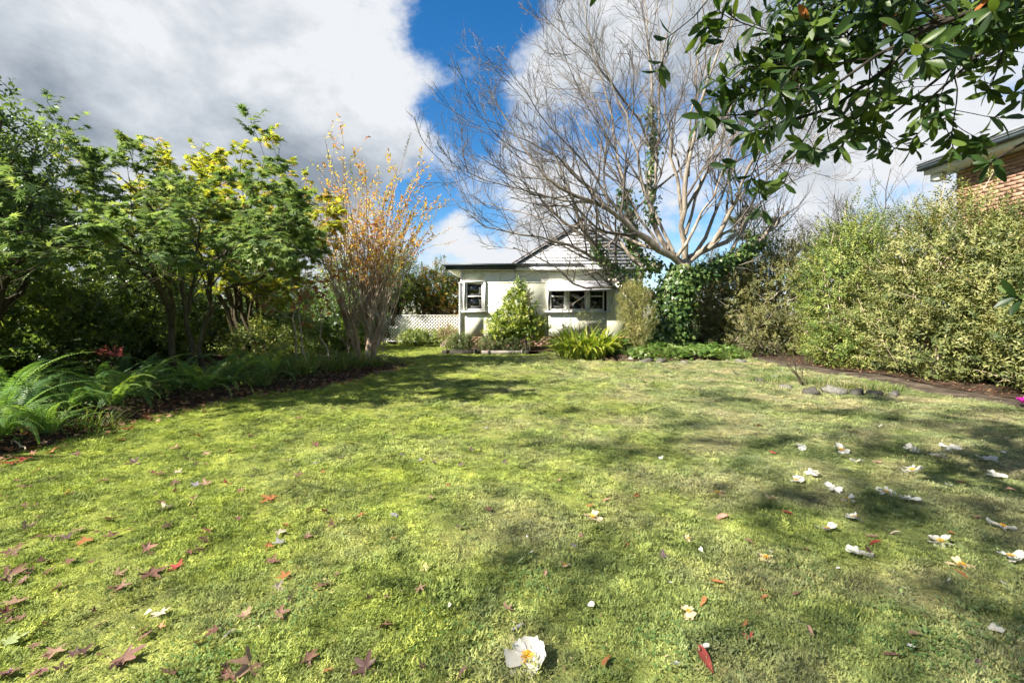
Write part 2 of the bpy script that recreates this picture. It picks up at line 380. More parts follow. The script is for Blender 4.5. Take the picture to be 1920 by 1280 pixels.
def sheet(name, xs, ys, zf, mat, inside=None, smooth=True):
    X, Y = np.meshgrid(xs, ys, indexing='ij'); Z = zf(X, Y)
    V = np.stack([X, Y, Z], -1).reshape(-1, 3); nx, ny = len(xs), len(ys)
    idx = np.arange(nx * ny).reshape(nx, ny)
    Fq = np.stack([idx[:-1, :-1], idx[1:, :-1], idx[1:, 1:], idx[:-1, 1:]], -1).reshape(-1, 4)
    if inside is not None:
        c = V[Fq].mean(1); Fq = Fq[inside(c[:, 0], c[:, 1])]
    return link(name, npmesh(name, [(V, Fq)], mat, smooth))
o = sheet('ground', np.linspace(-300, 300, 7), np.linspace(-300, 300, 7), lambda x, y: x * 0 - 0.12, M_GROUND); tag(o, kind='structure')
lawn = sheet('lawn', np.linspace(-15, 15, 151), np.linspace(-6, 30, 181), gz, M_LAWN); tag(lawn, kind='structure')
def bed_z(x, y):
    d = bed_edge(y) - x
    return gz(x, y) + np.clip(d * 0.35, -0.05, 0.16) + 0.03 * np.sin(7 * x) * np.sin(6.3 * y)
o = sheet('garden_bed', np.linspace(-13.5, -2.6, 110), np.linspace(-3, 15.5, 170), bed_z, M_SOIL, lambda x, y: x < bed_edge(y) + 0.12); tag(o, kind='structure')
# trunk mound bed around the bare tree
MOUND = np.array([4.7, 15.6]); 
def mound_h(x, y):
    d = ((x - 5.1) / 2.9) ** 2 + ((y - 15.75) / 2.5) ** 2
    return np.clip(1 - d, 0, 1) ** 0.7 * 0.42
def mound_z(x, y): return gz(x, y) + mound_h(x, y) - 0.02
o = sheet('tree_bed', np.linspace(1.2, 8.6, 60), np.linspace(12.9, 19, 50), mound_z, M_SOIL, lambda x, y: mound_h(x, y) > 0.01); tag(o, kind='structure')
def strip(name, ys, lrf, z, mat, n=8):
    V, Fq = [], []
    for y in ys:
        l, r = lrf(y)
        for i in range(n):
            x = l + (r - l) * i / (n - 1); w = 0.05 * math.sin(y * 5.3 + i) if i in (0, n - 1) else 0
            V.append([x + w, y, gz(x, y) + z - (0.02 if i in (0, n - 1) else 0)])
    for j in range(len(ys) - 1):
        for i in range(n - 1):
            b = j * n + i; Fq.append([b, b + 1, b + n + 1, b + n])
    return link(name, npmesh(name, [(np.array(V), np.array(Fq))], mat, True))
o = strip('path', np.linspace(-4, 16, 70), lambda y: tuple(float(v) for v in path_lr(y)), 0.022, M_PATH); tag(o, kind='structure')
# earth strips under the hedge and in front of the house
o = sheet('hedge_bed', np.linspace(8.2, 12.5, 30), np.linspace(-4, 20, 70), lambda x, y: gz(x, y) + 0.03 + 0.02 * np.sin(8 * x) * np.sin(7 * y), M_SOIL); tag(o, kind='structure')
o = sheet('house_bed', np.linspace(-2.35, 3.2, 30), np.linspace(16.45, 18.6, 14), lambda x, y: gz(x, y) + 0.1, M_SOIL); tag(o, kind='structure')

# ------------------------------------------------------------------ the cream house
HY = 18.5
def hx(px): return (px - 960) / F_PX * HY
def hz(py): return CAMH - (py - HOR) / F_PX * HY
M_WALL = surfmat('cream_fibro', [(0.67, 0.66, 0.51), (0.74, 0.735, 0.585), (0.77, 0.765, 0.63)], 2.2, 0.7, 0.06, 5, 0.3)
M_WHITE = surfmat('white_paint', [(0.62, 0.62, 0.58), (0.74, 0.73, 0.69), (0.80, 0.79, 0.76)], 7, 0.6, 0.15, 6, 0.35)
M_BOARD = surfmat('weatherboard_paint', [(0.33, 0.335, 0.36), (0.38, 0.385, 0.41), (0.42, 0.425, 0.45)], 4, 0.65, 0.1, 6, 0.3, objc=True)
M_GREY = surfmat('dark_grey_fascia', [(0.045, 0.06, 0.07), (0.065, 0.082, 0.092)], 5, 0.5, 0.05, 4, 0.4)
M_ROOFM = surfmat('metal_roof', [(0.22, 0.24, 0.27), (0.32, 0.34, 0.37)], 3, 0.45, 0.05, 4, 0.5)
M_TILE = surfmat('brown_roof_tile', [(0.09, 0.055, 0.05), (0.15, 0.095, 0.085), (0.2, 0.14, 0.12)], 10, 0.85, 0.4, 6, 0.2, objc=True)
M_BRICK = surfmat('red_brown_brick', [(0.22, 0.13, 0.095), (0.32, 0.195, 0.135), (0.40, 0.265, 0.185)], 14, 0.9, 0.35, 6, 0.15, objc=True)
M_MORTAR = surfmat('mortar', [(0.36, 0.32, 0.26), (0.46, 0.42, 0.35)], 30, 0.95, 0.4, 4, 0.1)
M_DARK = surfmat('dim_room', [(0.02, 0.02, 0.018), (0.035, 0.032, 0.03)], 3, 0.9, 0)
M_BLIND = surfmat('blind_slats', [(0.26, 0.25, 0.23), (0.36, 0.34, 0.31)], 4, 0.6, 0)
M_CURT = surfmat('curtain_cloth', [(0.16, 0.15, 0.10), (0.26, 0.24, 0.17)], 12, 0.9, 0.1, 4, 0.1, (6, 1, 0.4))
M_STEEL = surfmat('weathered_metal', [(0.2, 0.19, 0.18), (0.3, 0.28, 0.26)], 20, 0.5, 0.1, 4, 0.4, metal=0.3)
def glassmat():
    m, N, L = newmat('window_glass')
    t = N.new('ShaderNodeBsdfTransparent'); t.inputs['Color'].default_value = (0.62, 0.66, 0.64, 1)
    gl = N.new('ShaderNodeBsdfGlossy'); gl.inputs['Roughness'].default_value = 0.03; gl.inputs['Color'].default_value = (0.9, 0.93, 0.92, 1)
    f = N.new('ShaderNodeFresnel'); f.inputs['IOR'].default_value = 1.75
    s = N.new('ShaderNodeMixShader'); L.new(f.outputs[0], s.inputs[0]); L.new(t.outputs[0], s.inputs[1]); L.new(gl.outputs[0], s.inputs[2])
    o = N.new('ShaderNodeOutputMaterial'); L.new(s.outputs[0], o.inputs['Surface']); return m
M_GLASS = glassmat()
WX0, WX1 = hx(866), hx(1206); WB, WT = hz(629.5), hz(506)
house = thing('cottage', 'cream fibro cottage with grey fascia and white boarded gable behind the lawn', 'house', (1.6, HY, 0))
W1 = (hx(872), hx(907), hz(583), hz(529)); W2 = (hx(1029), hx(1138), hz(583), hz(531))
wp = []
xs = [WX0, W1[0], W1[1], W2[0], W2[1], WX1]
for i in range(5):
    a, b = xs[i], xs[i + 1]
    if i in (1, 3):
        w = W1 if i == 1 else W2
        wp.append(box(((a + b) / 2, HY + 0.075, (WB + w[2]) / 2), (b - a, 0.15, w[2] - WB)))
        wp.append(box(((a + b) / 2, HY + 0.075, (WT + w[3]) / 2), (b - a, 0.15, WT - w[3])))
    else: wp.append(box(((a + b) / 2, HY + 0.075, (WB + WT) / 2), (b - a, 0.15, WT - WB)))
wp.append(box((WX0 + 0.075, HY + 4.65, (WB + WT) / 2), (0.15, 9.0, WT - WB)))
wp.append(box((WX1 - 0.075, HY + 4.65, (WB + WT) / 2), (0.15, 9.0, WT - WB)))
part('wall', wp, M_WALL, house)
part('room', [box(((WX0 + WX1) / 2, HY + 1.6, (WB + WT) / 2), (WX1 - WX0 - 0.4, 0.1, WT - WB - 0.1)), box(((WX0 + WX1) / 2, HY + 0.85, WB + 0.04), (WX1 - WX0 - 0.4, 1.4, 0.05))], M_DARK, house)  # near-black back wall and floor: the unlit interior is put into their colour
# cover battens over the sheet joints
for a, b in (((WX0, hz(530)), (hx(1027), hz(530))), ((W1[1] + 0.1, hz(573)), (W2[0] - 0.1, hz(573))), ((W2[1] + 0.1, hz(573)), (WX1, hz(573))), ((W2[1] + 0.3, hz(530)), (WX1, hz(530)))):
    part('cover_batten', [box(((a[0] + b[0]) / 2, HY - 0.008, a[1]), (b[0] - a[0], 0.018, 0.035))], M_WALL, house)
for px in (938, 1075, 868):
    part('cover_batten', [box((hx(px), HY - 0.009, (hz(529) + WT) / 2 + 0.01), (0.03, 0.018, WT - hz(529) - 0.02))], M_WALL, house)
part('corner_post', [box((WX0 - 0.012, HY - 0.012, (WB + WT) / 2), (0.075, 0.09, WT - WB))], M_WHITE, house)
part('downpipe', [tubes([[(WX0 - 0.075, HY - 0.06, 0.15), (WX0 - 0.075, HY - 0.06, 1.4), (WX0 - 0.075, HY - 0.06, WT - 0.5)]], [[0.035] * 3], 8)], M_WHITE, house, True)
for zc in (hz(531), hz(572), hz(584)):
    part('pipe_bracket', [box((WX0 - 0.075, HY - 0.062, zc), (0.1, 0.09, 0.03))], M_WHITE, house)
# brick footing under the sheets: small bricks seen far off, joined
bp = [box(((WX0 + WX1) / 2, HY + 0.1, WB / 2 - 0.02), (WX1 - WX0 - 0.1, 0.12, WB - 0.01), 0) + (1,)]
nb = int((WX1 - WX0 - 0.1) / 0.24)
for r in range(7):
    for i in range(nb):
        x = WX0 + 0.17 + i * 0.24 + (0.12 if r % 2 else 0)
        V, Fq = box((x, HY + 0.03, 0.045 + r * 0.086), (0.229, 0.03, 0.074)); bp.append((V, Fq, 0, random.random()))
o = part('brick_footing', bp, [M_BRICK, M_MORTAR], house); o['kind'] = 'stuff'
# windows
def window(w, lights, dep=0.0):
    x0, x1, z0, z1 = w
    win = link('window', npmesh('window', [
        (box(((x0 + x1) / 2, HY - 0.02, z1 + 0.03), (x1 - x0 + 0.16, 0.08, 0.07))), (box(((x0 - 0.04), HY - 0.02, (z0 + z1) / 2), (0.08, 0.08, z1 - z0 - 0.006))),
        (box(((x1 + 0.04), HY - 0.02, (z0 + z1) / 2), (0.08, 0.08, z1 - z0 - 0.006)))], M_WHITE), house)
    win.location = -Vector(house.location)
    def sub(name, ps, mat):
        o = link(name, npmesh(name, ps, mat), win); return o
    sub('sill', [box(((x0 + x1) / 2, HY - 0.045, z0 - 0.03), (x1 - x0 + 0.28, 0.17, 0.055))], M_WHITE)
    for k, (a, b, mid) in enumerate(lights):
        fr = [box(((a + b) / 2, HY + 0.035, z0 + 0.045), (b - a, 0.05, 0.09)), box(((a + b) / 2, HY + 0.035, z1 - 0.03), (b - a, 0.05, 0.06)),
              box((a + 0.03, HY + 0.035, (z0 + z1) / 2 + 0.015), (0.06, 0.05, z1 - z0 - 0.152)), box((b - 0.03, HY + 0.035, (z0 + z1) / 2 + 0.015), (0.06, 0.05, z1 - z0 - 0.152))]
        if mid: fr.append(box(((a + b) / 2, HY + 0.035, mid), (b - a - 0.122, 0.05, 0.05)))
        sub('sash', fr, M_WHITE)
        zs = [z0 + 0.09, mid - 0.025, mid + 0.025, z1 - 0.06] if mid else [z0 + 0.09, z1 - 0.06]
        for j in range(0, len(zs), 2):
            sub('pane', [box(((a + b) / 2, HY + 0.04, (zs[j] + zs[j + 1]) / 2), (b - a - 0.123, 0.006, zs[j + 1] - zs[j] - 0.002))], M_GLASS)
        if k < len(lights) - 1:
            c = lights[k + 1][0]; sub('mullion', [box(((b + c) / 2, HY - 0.005, (z0 + z1) / 2), (c - b - 0.004, 0.09, z1 - z0 - 0.008))], M_WHITE)
    return win, sub
win, sub = window(W1, [(W1[0] + 0.02, W1[1] - 0.02, hz(555.5))])
sl = []
for i in range(34):
    z = W1[2] + 0.1 + i * 0.032
    V, Fq = box((0, 0, 0), (W1[1] - W1[0] - 0.16, 0.028, 0.003)); ca, sa = math.cos(0.7), math.sin(0.7)
    V = V @ np.array([[1, 0, 0], [0, ca, sa], [0, -sa, ca]]) + np.array([(W1[0] + W1[1]) / 2, HY + 0.11, z]); sl.append((V, Fq))
sub('blind', sl, M_BLIND)
def curtain(x0, x1, z0, z1, y):
    n = max(int((x1 - x0) / 0.02), 6); xx = np.linspace(x0, x1, n); yy = y + 0.025 * np.sin((xx - x0) * 60)
    V = np.array([[a, b, z] for a, b in zip(xx, yy) for z in (z0, z1)]); Fq = np.array([[2 * i, 2 * i + 2, 2 * i + 3, 2 * i + 1] for i in range(n - 1)])
    return V, Fq
sub('curtain', [curtain(W1[1] - 0.25, W1[1] - 0.06, W1[2] + 0.08, hz(556), HY + 0.075)], M_WHITE)
win, sub = window(W2, [(hx(1031), hx(1060), hz(555)), (hx(1065), hx(1099), None), (hx(1104), hx(1133), hz(555))])
for a, b in ((1036, 1042), (1044, 1058), (1105, 1119), (1123, 1131)):
    sub('curtain', [curtain(hx(a), hx(b), W2[2] + 0.08, W2[3] - 0.05, HY + 0.2)], M_CURT)
# awning over the wide window
AX0, AX1, AY = hx(1026), hx(1147), HY - 0.7
az1, az0 = hz(526), hz(526) - 0.4
awn = link('awning', npmesh('awning', [
    (np.array([[AX0, HY - 0.02, az1], [AX1, HY - 0.02, az1], [AX1, AY + 0.1, az0 + 0.1], [AX0, AY + 0.1, az0 + 0.1]]), np.array([[0, 1, 2, 3]])),
    (np.array([[AX0, AY + 0.1, az0 + 0.1], [AX1, AY + 0.1, az0 + 0.1], [AX1, AY + 0.015, az0 + 0.04], [AX0, AY + 0.015, az0 + 0.04]]), np.array([[0, 1, 2, 3]])),
    (np.array([[AX0, AY + 0.015, az0 + 0.04], [AX1, AY + 0.015, az0 + 0.04], [AX1, AY, az0 - 0.06], [AX0, AY, az0 - 0.06]]), np.array([[0, 1, 2, 3]]))], surfmat('awning_metal', [(0.40, 0.39, 0.41), (0.50, 0.49, 0.51)], 6, .5, .05)), house)
awn.location = -Vector(house.location)
md = awn.modifiers.new('thickness', 'SOLIDIFY'); md.thickness = 0.012
for X in (AX0 + 0.004, AX1 - 0.004):
    for V, Fq in prism([(X, HY - 0.03, az1 - 0.015), (X, AY + 0.1, az0 + 0.085), (X, HY - 0.03, az0 - 0.02)], (0.006, 0, 0))[1:]:
        link('end_panel', npmesh('end_panel', [(V, Fq)], M_GREY), awn)
for X in (AX0 + 0.03, AX1 - 0.03):
    link('strut', npmesh('strut', [bar((X, AY + 0.03, az0 - 0.02), (X, HY - 0.03, az0 - 0.55), 0.022, 0.022, (0, 1, 0.3))], M_STEEL), awn)
# eaves, fascia, gutter, low metal roof
EZ = hz(507); EY = HY - 0.24; EX0 = hx(836) * (EY / HY) + 0.02; GX = hx(966)
part('soffit', [box(((EX0 + GX) / 2, (EY + HY) / 2 + 0.0, EZ + 0.012), (GX - EX0 - 0.04, HY - EY + 0.0, 0.02)), box(((EX0 + WX0) / 2, HY + 4.6, EZ + 0.013), (WX0 - EX0 - 0.04, 9.2, 0.02))], M_WHITE, house)
part('fascia', [box(((EX0 + GX) / 2, EY - 0.012, EZ + 0.105), (GX - EX0, 0.025, 0.2))], M_GREY, house)
part('fascia', [box((EX0 - 0.012, HY + 4.4, EZ + 0.105), (0.025, 9.5, 0.2))], M_GREY, house)
part('gutter', [box(((EX0 + hx(984)) / 2 - 0.05, EY - 0.085, EZ + 0.205), (hx(984) - EX0 + 0.1, 0.12, 0.085))], M_GREY, house)
part('gutter', [box((EX0 - 0.085, HY + 4.4, EZ + 0.204), (0.12, 9.5, 0.085))], M_GREY, house)
rx0, rx1 = EX0 - 0.05, hx(975); rz = EZ + 0.255
part('metal_roof', [(np.array([[rx0, EY - 0.05, rz], [hx(1090), EY - 0.05, rz], [hx(1090), HY + 9, rz + 0.9], [rx0, HY + 9, rz + 0.35], [hx(985), EY + 1.4, rz + 0.16]]), np.array([[0, 1, 4], [1, 2, 4], [2, 3, 4], [3, 0, 4]]))], M_ROOFM, house)
# gable of weatherboards
AP = np.array([hx(1089), hz(423)]); GL = np.array([hx(955), hz(506)]); GR = np.array([hx(1223), hz(506)])
GYF = HY - 0.18
part('gable_base_board', [box(((GX + GR[0]) / 2, GYF - 0.0, hz(504.5)), (GR[0] - GX, 0.06, 0.11))], M_WHITE, house)
part('gable_soffit', [box(((GX + GR[0]) / 2 + 0.02, (GYF + HY) / 2 + 0.04, EZ + 0.006), (GR[0] - GX - 0.05, HY - GYF - 0.02, 0.02))], M_WALL, house)
nbd = 13; hgt = AP[1] - GL[1] - 0.08
for i in range(nbd):
    z0 = GL[1] + 0.08 + hgt * i / nbd; z1 = GL[1] + 0.08 + hgt * (i + 1) / nbd
    def xl(z): return GL[0] + (AP[0] - GL[0]) * (z - GL[1]) / (AP[1] - GL[1])
    def xr(z): return GR[0] + (AP[0] - GR[0]) * (z - GR[1]) / (AP[1] - GR[1])
    V = np.array([[xl(z0), GYF - 0.014, z0], [xr(z0), GYF - 0.014, z0], [xr(z1), GYF - 0.002, z1], [xl(z1), GYF - 0.002, z1],
                  [xl(z0), GYF + 0.02, z0], [xr(z0), GYF + 0.02, z0], [xr(z1), GYF + 0.02, z1], [xl(z1), GYF + 0.02, z1]])
    part('weatherboard', [(V, np.array([[0, 1, 2, 3], [4, 7, 6, 5], [0, 4, 5, 1], [0, 3, 7, 4], [1, 5, 6, 2], [3, 2, 6, 7]]))], M_BOARD, house)
for E in (GL, GR):
    s = 1 if E is GR else -1
    a = np.array([E[0] + s * 0.1, GYF - 0.04, E[1] + 0.0]); b = np.array([AP[0], GYF - 0.04, AP[1] + 0.02])
    part('bargeboard', [bar(a + [0, 0, 0.05], b + [0, 0, 0.05], 0.05, 0.07, (0, 0, 1))], M_ROOFM, house)
    # roof slope behind with tile courses along the verge
    part('tile_roof', [(np.array([[a[0], GYF - 0.03, a[2] + 0.1], [b[0], GYF - 0.03, b[2] + 0.1], [b[0], HY + 9, b[2] + 0.1], [a[0], HY + 9, a[2] + 0.1]]), np.array([[0, 1, 2, 3]]))], M_TILE, house)
    n = 9
    for i in range(n):
        p = a + (b - a) * (i + 0.02) / n + [0, 0, 0.115]; q = a + (b - a) * (i + 1.08) / n + [0, 0, 0.14]
        part('verge_tile', [bar(p + [0, 0.1, 0], q + [0, 0.1, -0.03], 0.26, 0.045, (0, 0, 1))], M_TILE, house)
for i in range(5):
    part('ridge_tile', [tubes([[(AP[0], GYF + i * 0.38, AP[1] + 0.2), (AP[0], GYF + 0.4 + i * 0.38, AP[1] + 0.2)]], [[0.11, 0.12]], 10)], M_TILE, house)

# ------------------------------------------------------------------ neighbour's brick house above the hedge
NX, NY1, NZT = 10.9, 11.13, 4.91
nb_h = thing('brick_house', 'red-brown brick house with white soffit and grey gutter rising behind the hedge', 'house', (NX, NY1, 0))
part('wall', [box((NX + 0.16, 2.0 + (NY1 - 2.0) / 2, NZT / 2), (0.28, NY1 - 2.0 - 0.02, NZT - 0.01)), box((NX + 4.0, NY1 - 0.15, NZT / 2), (7.9, 0.26, NZT - 0.012))], M_MORTAR, nb_h)
bm = npmesh('brick', [(lambda V, Fq: (V, Fq))(*box((0, 0, 0), (0.06, 0.231, 0.075)))], M_BRICK)
hm = npmesh('brick_half', [box((0, 0, 0), (0.06, 0.111, 0.075))], M_BRICK)
for r in range(20):
    z = NZT - 0.055 - r * 0.0865
    y = NY1 - (0.1155 if r % 2 == 0 else 0.0555)
    first = True
    while y > 7.6:
        half = first and r % 2
        o = link('brick', hm if half else bm, nb_h, (random.uniform(-0.002, 0.002), y - NY1, z)); first = False
        y -= (0.0555 + 0.0095 + 0.1155) if half else 0.2405
part('soffit', [box((NX - 0.2, 7.2, NZT + 0.012), (0.62, 8.5, 0.02))], M_WHITE, nb_h)
part('fascia', [box((NX - 0.515, 7.2, NZT + 0.075), (0.025, 8.52, 0.17))], M_WHITE, nb_h)
part('gutter', [bar((NX - 0.59, 2.95, NZT + 0.155), (NX - 0.59, 11.52, NZT + 0.155), 0.125, 0.1)], M_GREY, nb_h)
part('gutter_lip', [bar((NX - 0.66, 2.95, NZT + 0.212), (NX - 0.66, 11.53, NZT + 0.212), 0.025, 0.016)], M_ROOFM, nb_h)
part('roof', [(np.array([[NX - 0.6, 2.9, NZT + 0.21], [NX - 0.6, 11.5, NZT + 0.21], [NX + 3.4, 9.5, NZT + 1.75], [NX + 3.4, 4.5, NZT + 1.75], [NX + 8, 11.5, NZT + 0.21]]), np.array([[0, 3, 2], [0, 2, 1], [1, 2, 4]]))], M_ROOFM, nb_h)
for i in range(6):
    part('roof_tile_course', [bar((NX - 0.6 + i * 0.3, 2.9 + i * 0.12, NZT + 0.23 + i * 0.116), (NX - 0.6 + i * 0.3, 11.5 - i * 0.15, NZT + 0.23 + i * 0.116), 0.2, 0.03, (0.4, 0, 1))], M_ROOFM, nb_h)
part('wall_vent', [box((NX - 0.3, NY1 + 0.18, NZT - 0.1), (0.2, 0.22, 0.16))], M_WHITE, nb_h)

# ------------------------------------------------------------------ lattice fence beside the cottage
M_LATT = surfmat('lattice_white', [(0.55, 0.53, 0.48), (0.72, 0.7, 0.66)], 9, 0.7, 0.1)
LY = 21.2; lx0, lx1 = -6.4, -2.1; lz0, lz1 = 0.2, 1.34
lf = thing('lattice_fence', 'white diagonal lattice fence between the cottage and the trees', 'fence', ((lx0 + lx1) / 2, LY, 0))
for x in (lx0, -4.6, lx1 - 0.05):
    part('post', [box((x, LY + 0.05, 0.68), (0.09, 0.09, 1.36))], M_LATT, lf)
part('rail', [box(((lx0 + lx1) / 2, LY + 0.02, lz1 + 0.03), (lx1 - lx0, 0.06, 0.05))], M_LATT, lf)
part('rail', [box(((lx0 + lx1) / 2, LY + 0.02, lz0 - 0.03), (lx1 - lx0, 0.06, 0.05))], M_LATT, lf)
hh = lz1 - lz0
for s, yy in ((1, 0.0), (-1, 0.012)):
    x = lx0 - hh
    while x < lx1:
        a0, a1 = max(x, lx0), min(x + hh, lx1)
        if a1 - a0 > 0.05:
            if s > 0: p, q = (a0, LY + yy, lz0 + a0 - x), (a1, LY + yy, lz0 + a1 - x)
            else: p, q = (a0, LY + yy, lz1 - (a0 - x)), (a1, LY + yy, lz1 - (a1 - x))
            part('slat', [bar(p, q, 0.01, 0.048, (0, 0, 1))], M_LATT, lf)
        x += 0.155
# ================================================================== VEGETATION
M_BARK = surfmat('pale_bark', [(0.12, 0.10, 0.08), (0.23, 0.195, 0.155), (0.37, 0.32, 0.255)], 7, 0.9, 0.6, 7, 0.1, (1, 1, 0.35))
M_TWIG = surfmat('twig_bark', [(0.06, 0.053, 0.047), (0.11, 0.095, 0.08), (0.24, 0.205, 0.17)], 1.3, 0.85, 0, 3, 0.15)
M_DBARK = surfmat('dark_mossy_bark', [(0.03, 0.026, 0.018), (0.065, 0.055, 0.035), (0.11, 0.10, 0.06)], 8, 0.9, 0.6, 6, 0.1, (1, 1, 0.35))
M_CRAPE = surfmat('smooth_tan_bark', [(0.24, 0.16, 0.10), (0.36, 0.26, 0.17), (0.48, 0.38, 0.27)], 4, 0.75, 0.2, 5, 0.15, (1, 1, 0.2))
M_CANE = surfmat('pale_cane', [(0.22, 0.17, 0.12), (0.34, 0.27, 0.2), (0.46, 0.39, 0.3)], 2, 0.8, 0, 3, 0.15)

# ------------------------------------------------------------------ the tall bare tree
TB = np.array([5.35, 15.6, 0.3])
bare = thing('bare_tree', 'tall leafless tree with spreading pale branches in front of the cottage', 'tree', TB)
def limb(pts, offs, r0, r1, n=12, base_y=15.6, wig=0.03):
    q = [P(x, y, base_y + o_) for (x, y), o_ in zip(pts, offs)]
    return resample(q, n, wig), r1 + (r0 * .85 - r1) * (1 - np.linspace(0, 1, n)) ** 1.6
trunk = [P(1252, 672, 15.6), P(1256, 620, 15.6), P(1262, 560, 15.6), P(1275, 515, 15.6), P(1284, 487, 15.6)]
LIMBS = [
 limb([(1283, 500), (1262, 482), (1240, 470), (1190, 431), (1125, 382), (1064, 358), (1024, 330), (980, 275), (946, 215), (915, 170)], [0, -.2, -.3, -.7, -1.2, -1.6, -1.8, -2.0, -2.2, -2.4], .17, .014, 16),
 limb([(1270, 485), (1235, 447), (1218, 386), (1222, 284), (1222, 160), (1208, 10), (1200, -90)], [0, .2, .4, .8, 1.2, 1.6, 1.8], .13, .015, 16),
 limb([(1284, 492), (1279, 406), (1296, 284), (1324, 162), (1369, 40), (1400, -80)], [0, -.4, -.8, -1.3, -1.8, -2.4], .14, .015, 16),
 limb([(1292, 490), (1340, 447), (1372, 390), (1402, 320), (1450, 240), (1500, 160), (1550, 60)], [0, -.3, -.7, -1.2, -1.7, -2.2, -2.8], .13, .014, 16),
 limb([(1290, 484), (1328, 467), (1377, 443), (1407, 385), (1440, 330), (1500, 290), (1570, 240)], [0, .3, .6, 1.0, 1.3, 1.6, 1.8], .12, .012, 16),
 limb([(1240, 500), (1205, 498), (1178, 406), (1158, 284), (1137, 183), (1105, 70), (1090, -20)], [.2, .5, .9, 1.4, 1.8, 2.2, 2.5], .12, .014, 16),
 limb([(1225, 560), (1172, 530), (1152, 505), (1116, 462), (1092, 424), (1072, 370), (1045, 300), (1000, 220)], [.1, -.1, -.2, -.4, -.6, -.8, -1.0, -1.2], .16, .012, 16),
 limb([(1215, 550), (1160, 541), (1068, 527), (1043, 504), (996, 478), (962, 464)], [.2, -.3, -.8, -1.1, -1.3, -1.4], .085, .018, 12),
 limb([(1222, 384), (1235, 250), (1240, 120), (1262, 0), (1270, -100)], [.4, .2, -.2, -.6, -.9], .08, .012, 14),
 limb([(1190, 540), (1130, 492), (1050, 455), (980, 440), (900, 420), (830, 350)], [.1, -.3, -.9, -1.4, -1.9, -2.2], .10, .008, 14),
 limb([(1125, 382), (1040, 372), (960, 352), (880, 325), (820, 300)], [-1.2, -1.7, -2.2, -2.6, -2.8], .05, .008, 12),
 limb([(1222, 284), (1180, 200), (1120, 120), (1050, 60), (1010, 20)], [.8, .3, -.3, -.9, -1.3], .055, .008, 12),
 limb([(1372, 390), (1420, 330), (1480, 300), (1540, 250), (1580, 180)], [-.7, -.3, .2, .7, 1.1], .055, .008, 12),
 limb([(1279, 406), (1340, 300), (1420, 200), (1470, 90), (1500, -30)], [-.4, 0, .6, 1.2, 1.6], .06, .01, 12),
 limb([(1240, 470), (1150, 440), (1060, 420), (960, 395), (900, 380), (830, 372)], [-.3, .3, .8, 1.2, 1.4, 1.5], .07, .008, 14),
]
FAN = [((1262, 470), (1180, 300), (1090, 150), (1010, 60), -.6), ((1225, 400), (1170, 220), (1110, 90), (1060, -10), -1.0), ((1279, 406), (1250, 200), (1235, 60), (1225, -60), -1.4), ((1290, 330), (1300, 180), (1310, 60), (1320, -60), .8), ((1285, 440), (1350, 250), (1400, 120), (1440, 10), -.9),
       ((1300, 480), (1370, 330), (1430, 200), (1490, 110), .8), ((1190, 431), (1090, 300), (1000, 200), (940, 110), -1.6), ((1150, 400), (1040, 290), (950, 240), (880, 210), -1.0), ((1240, 470), (1150, 330), (1080, 230), (1030, 130), .6), ((1116, 462), (1040, 400), (960, 330), (880, 280), -1.0), ((1270, 480), (1330, 380), (1380, 260), (1420, 130), -1.6), ((1205, 498), (1130, 420), (1050, 350), (970, 300), .9), ((1328, 467), (1400, 400), (1470, 350), (1540, 320), -1.0)]
for p0, p1, p2, p3, dd in FAN: LIMBS.append(limb([p0, p1, p2, p3], [0 if dd > 0 else -.3, dd * .5, dd, dd * 1.5], .075, .008, 12, wig=.05))
STUB = [
 limb([(1265, 540), (1325, 510), (1365, 492), (1402, 470), (1432, 440), (1452, 408)], [.1, .3, .5, .6, .8, .9], .19, .09, 12),
 limb([(1395, 475), (1420, 455), (1455, 420), (1478, 398)], [.6, .5, .4, .3], .1, .055, 8),
 limb([(1365, 492), (1378, 460), (1395, 430), (1402, 398)], [.5, .6, .6, .7], .085, .06, 8),
 limb([(1170, 533), (1135, 520), (1108, 512), (1098, 515)], [-.1, -.4, -.6, -.7], .06, .04, 8),
 limb([(1200, 520), (1196, 480), (1184, 450), (1186, 420)], [.2, .3, .3, .3], .09, .06, 8),
]
tp = []
tt = resample(trunk, 12, 0.02); tr = np.array([.62, .5, .43, .4, .38, .36, .35, .34, .33, .31, .26, .2])
tp.append(tubes(tt[None], tr[None], 14))
L0, R0 = [], []
for Pl, Rl in LIMBS + STUB:
    tp.append(tubes(Pl[None], (Rl * (1 + 0.1 * rng.normal(0, 1, len(Rl))))[None], 9))
part('trunk', tp, M_BARK, bare, True)
cr_parts = []
L16 = [resample(p, 14) for p, r in LIMBS]; R16 = [np.interp(np.linspace(0, 1, 14), np.linspace(0, 1, len(r)), r) for p, r in LIMBS]
A, Ra = np.array(L16), np.array(R16)
B1, Rb1 = grow(A, Ra, 12, 0.2, 0.98, 0.75, 0.36, 0.10, 0.10, 9, 0.6, 0.3, None, 1.0, 0.35, 0.008)
B2, Rb2 = grow(B1, Rb1, 7, 0.2, 0.98, 0.7, 0.5, 0.07, 0.12, 6, 0.62, 0.4, None, 1.0, 0.3, 0.0058)
B3, Rb3 = grow(B2, Rb2, 4, 0.25, 1.0, 0.7, 0.5, 0.05, 0.12, 3, 0.7, 0.5, None, 1.0, 0.2, 0.0036)
S1, Rs1 = grow(np.array([resample(p, 14) for p, r in STUB]), np.array([np.interp(np.linspace(0, 1, 14), np.linspace(0, 1, len(r)), r) for p, r in STUB]), 16, 0.35, 1.0, 0.9, 0.9, 0.22, 0.1, 7, 0.22, 0.35, 1.5, 1.0, 0.2, 0.006)
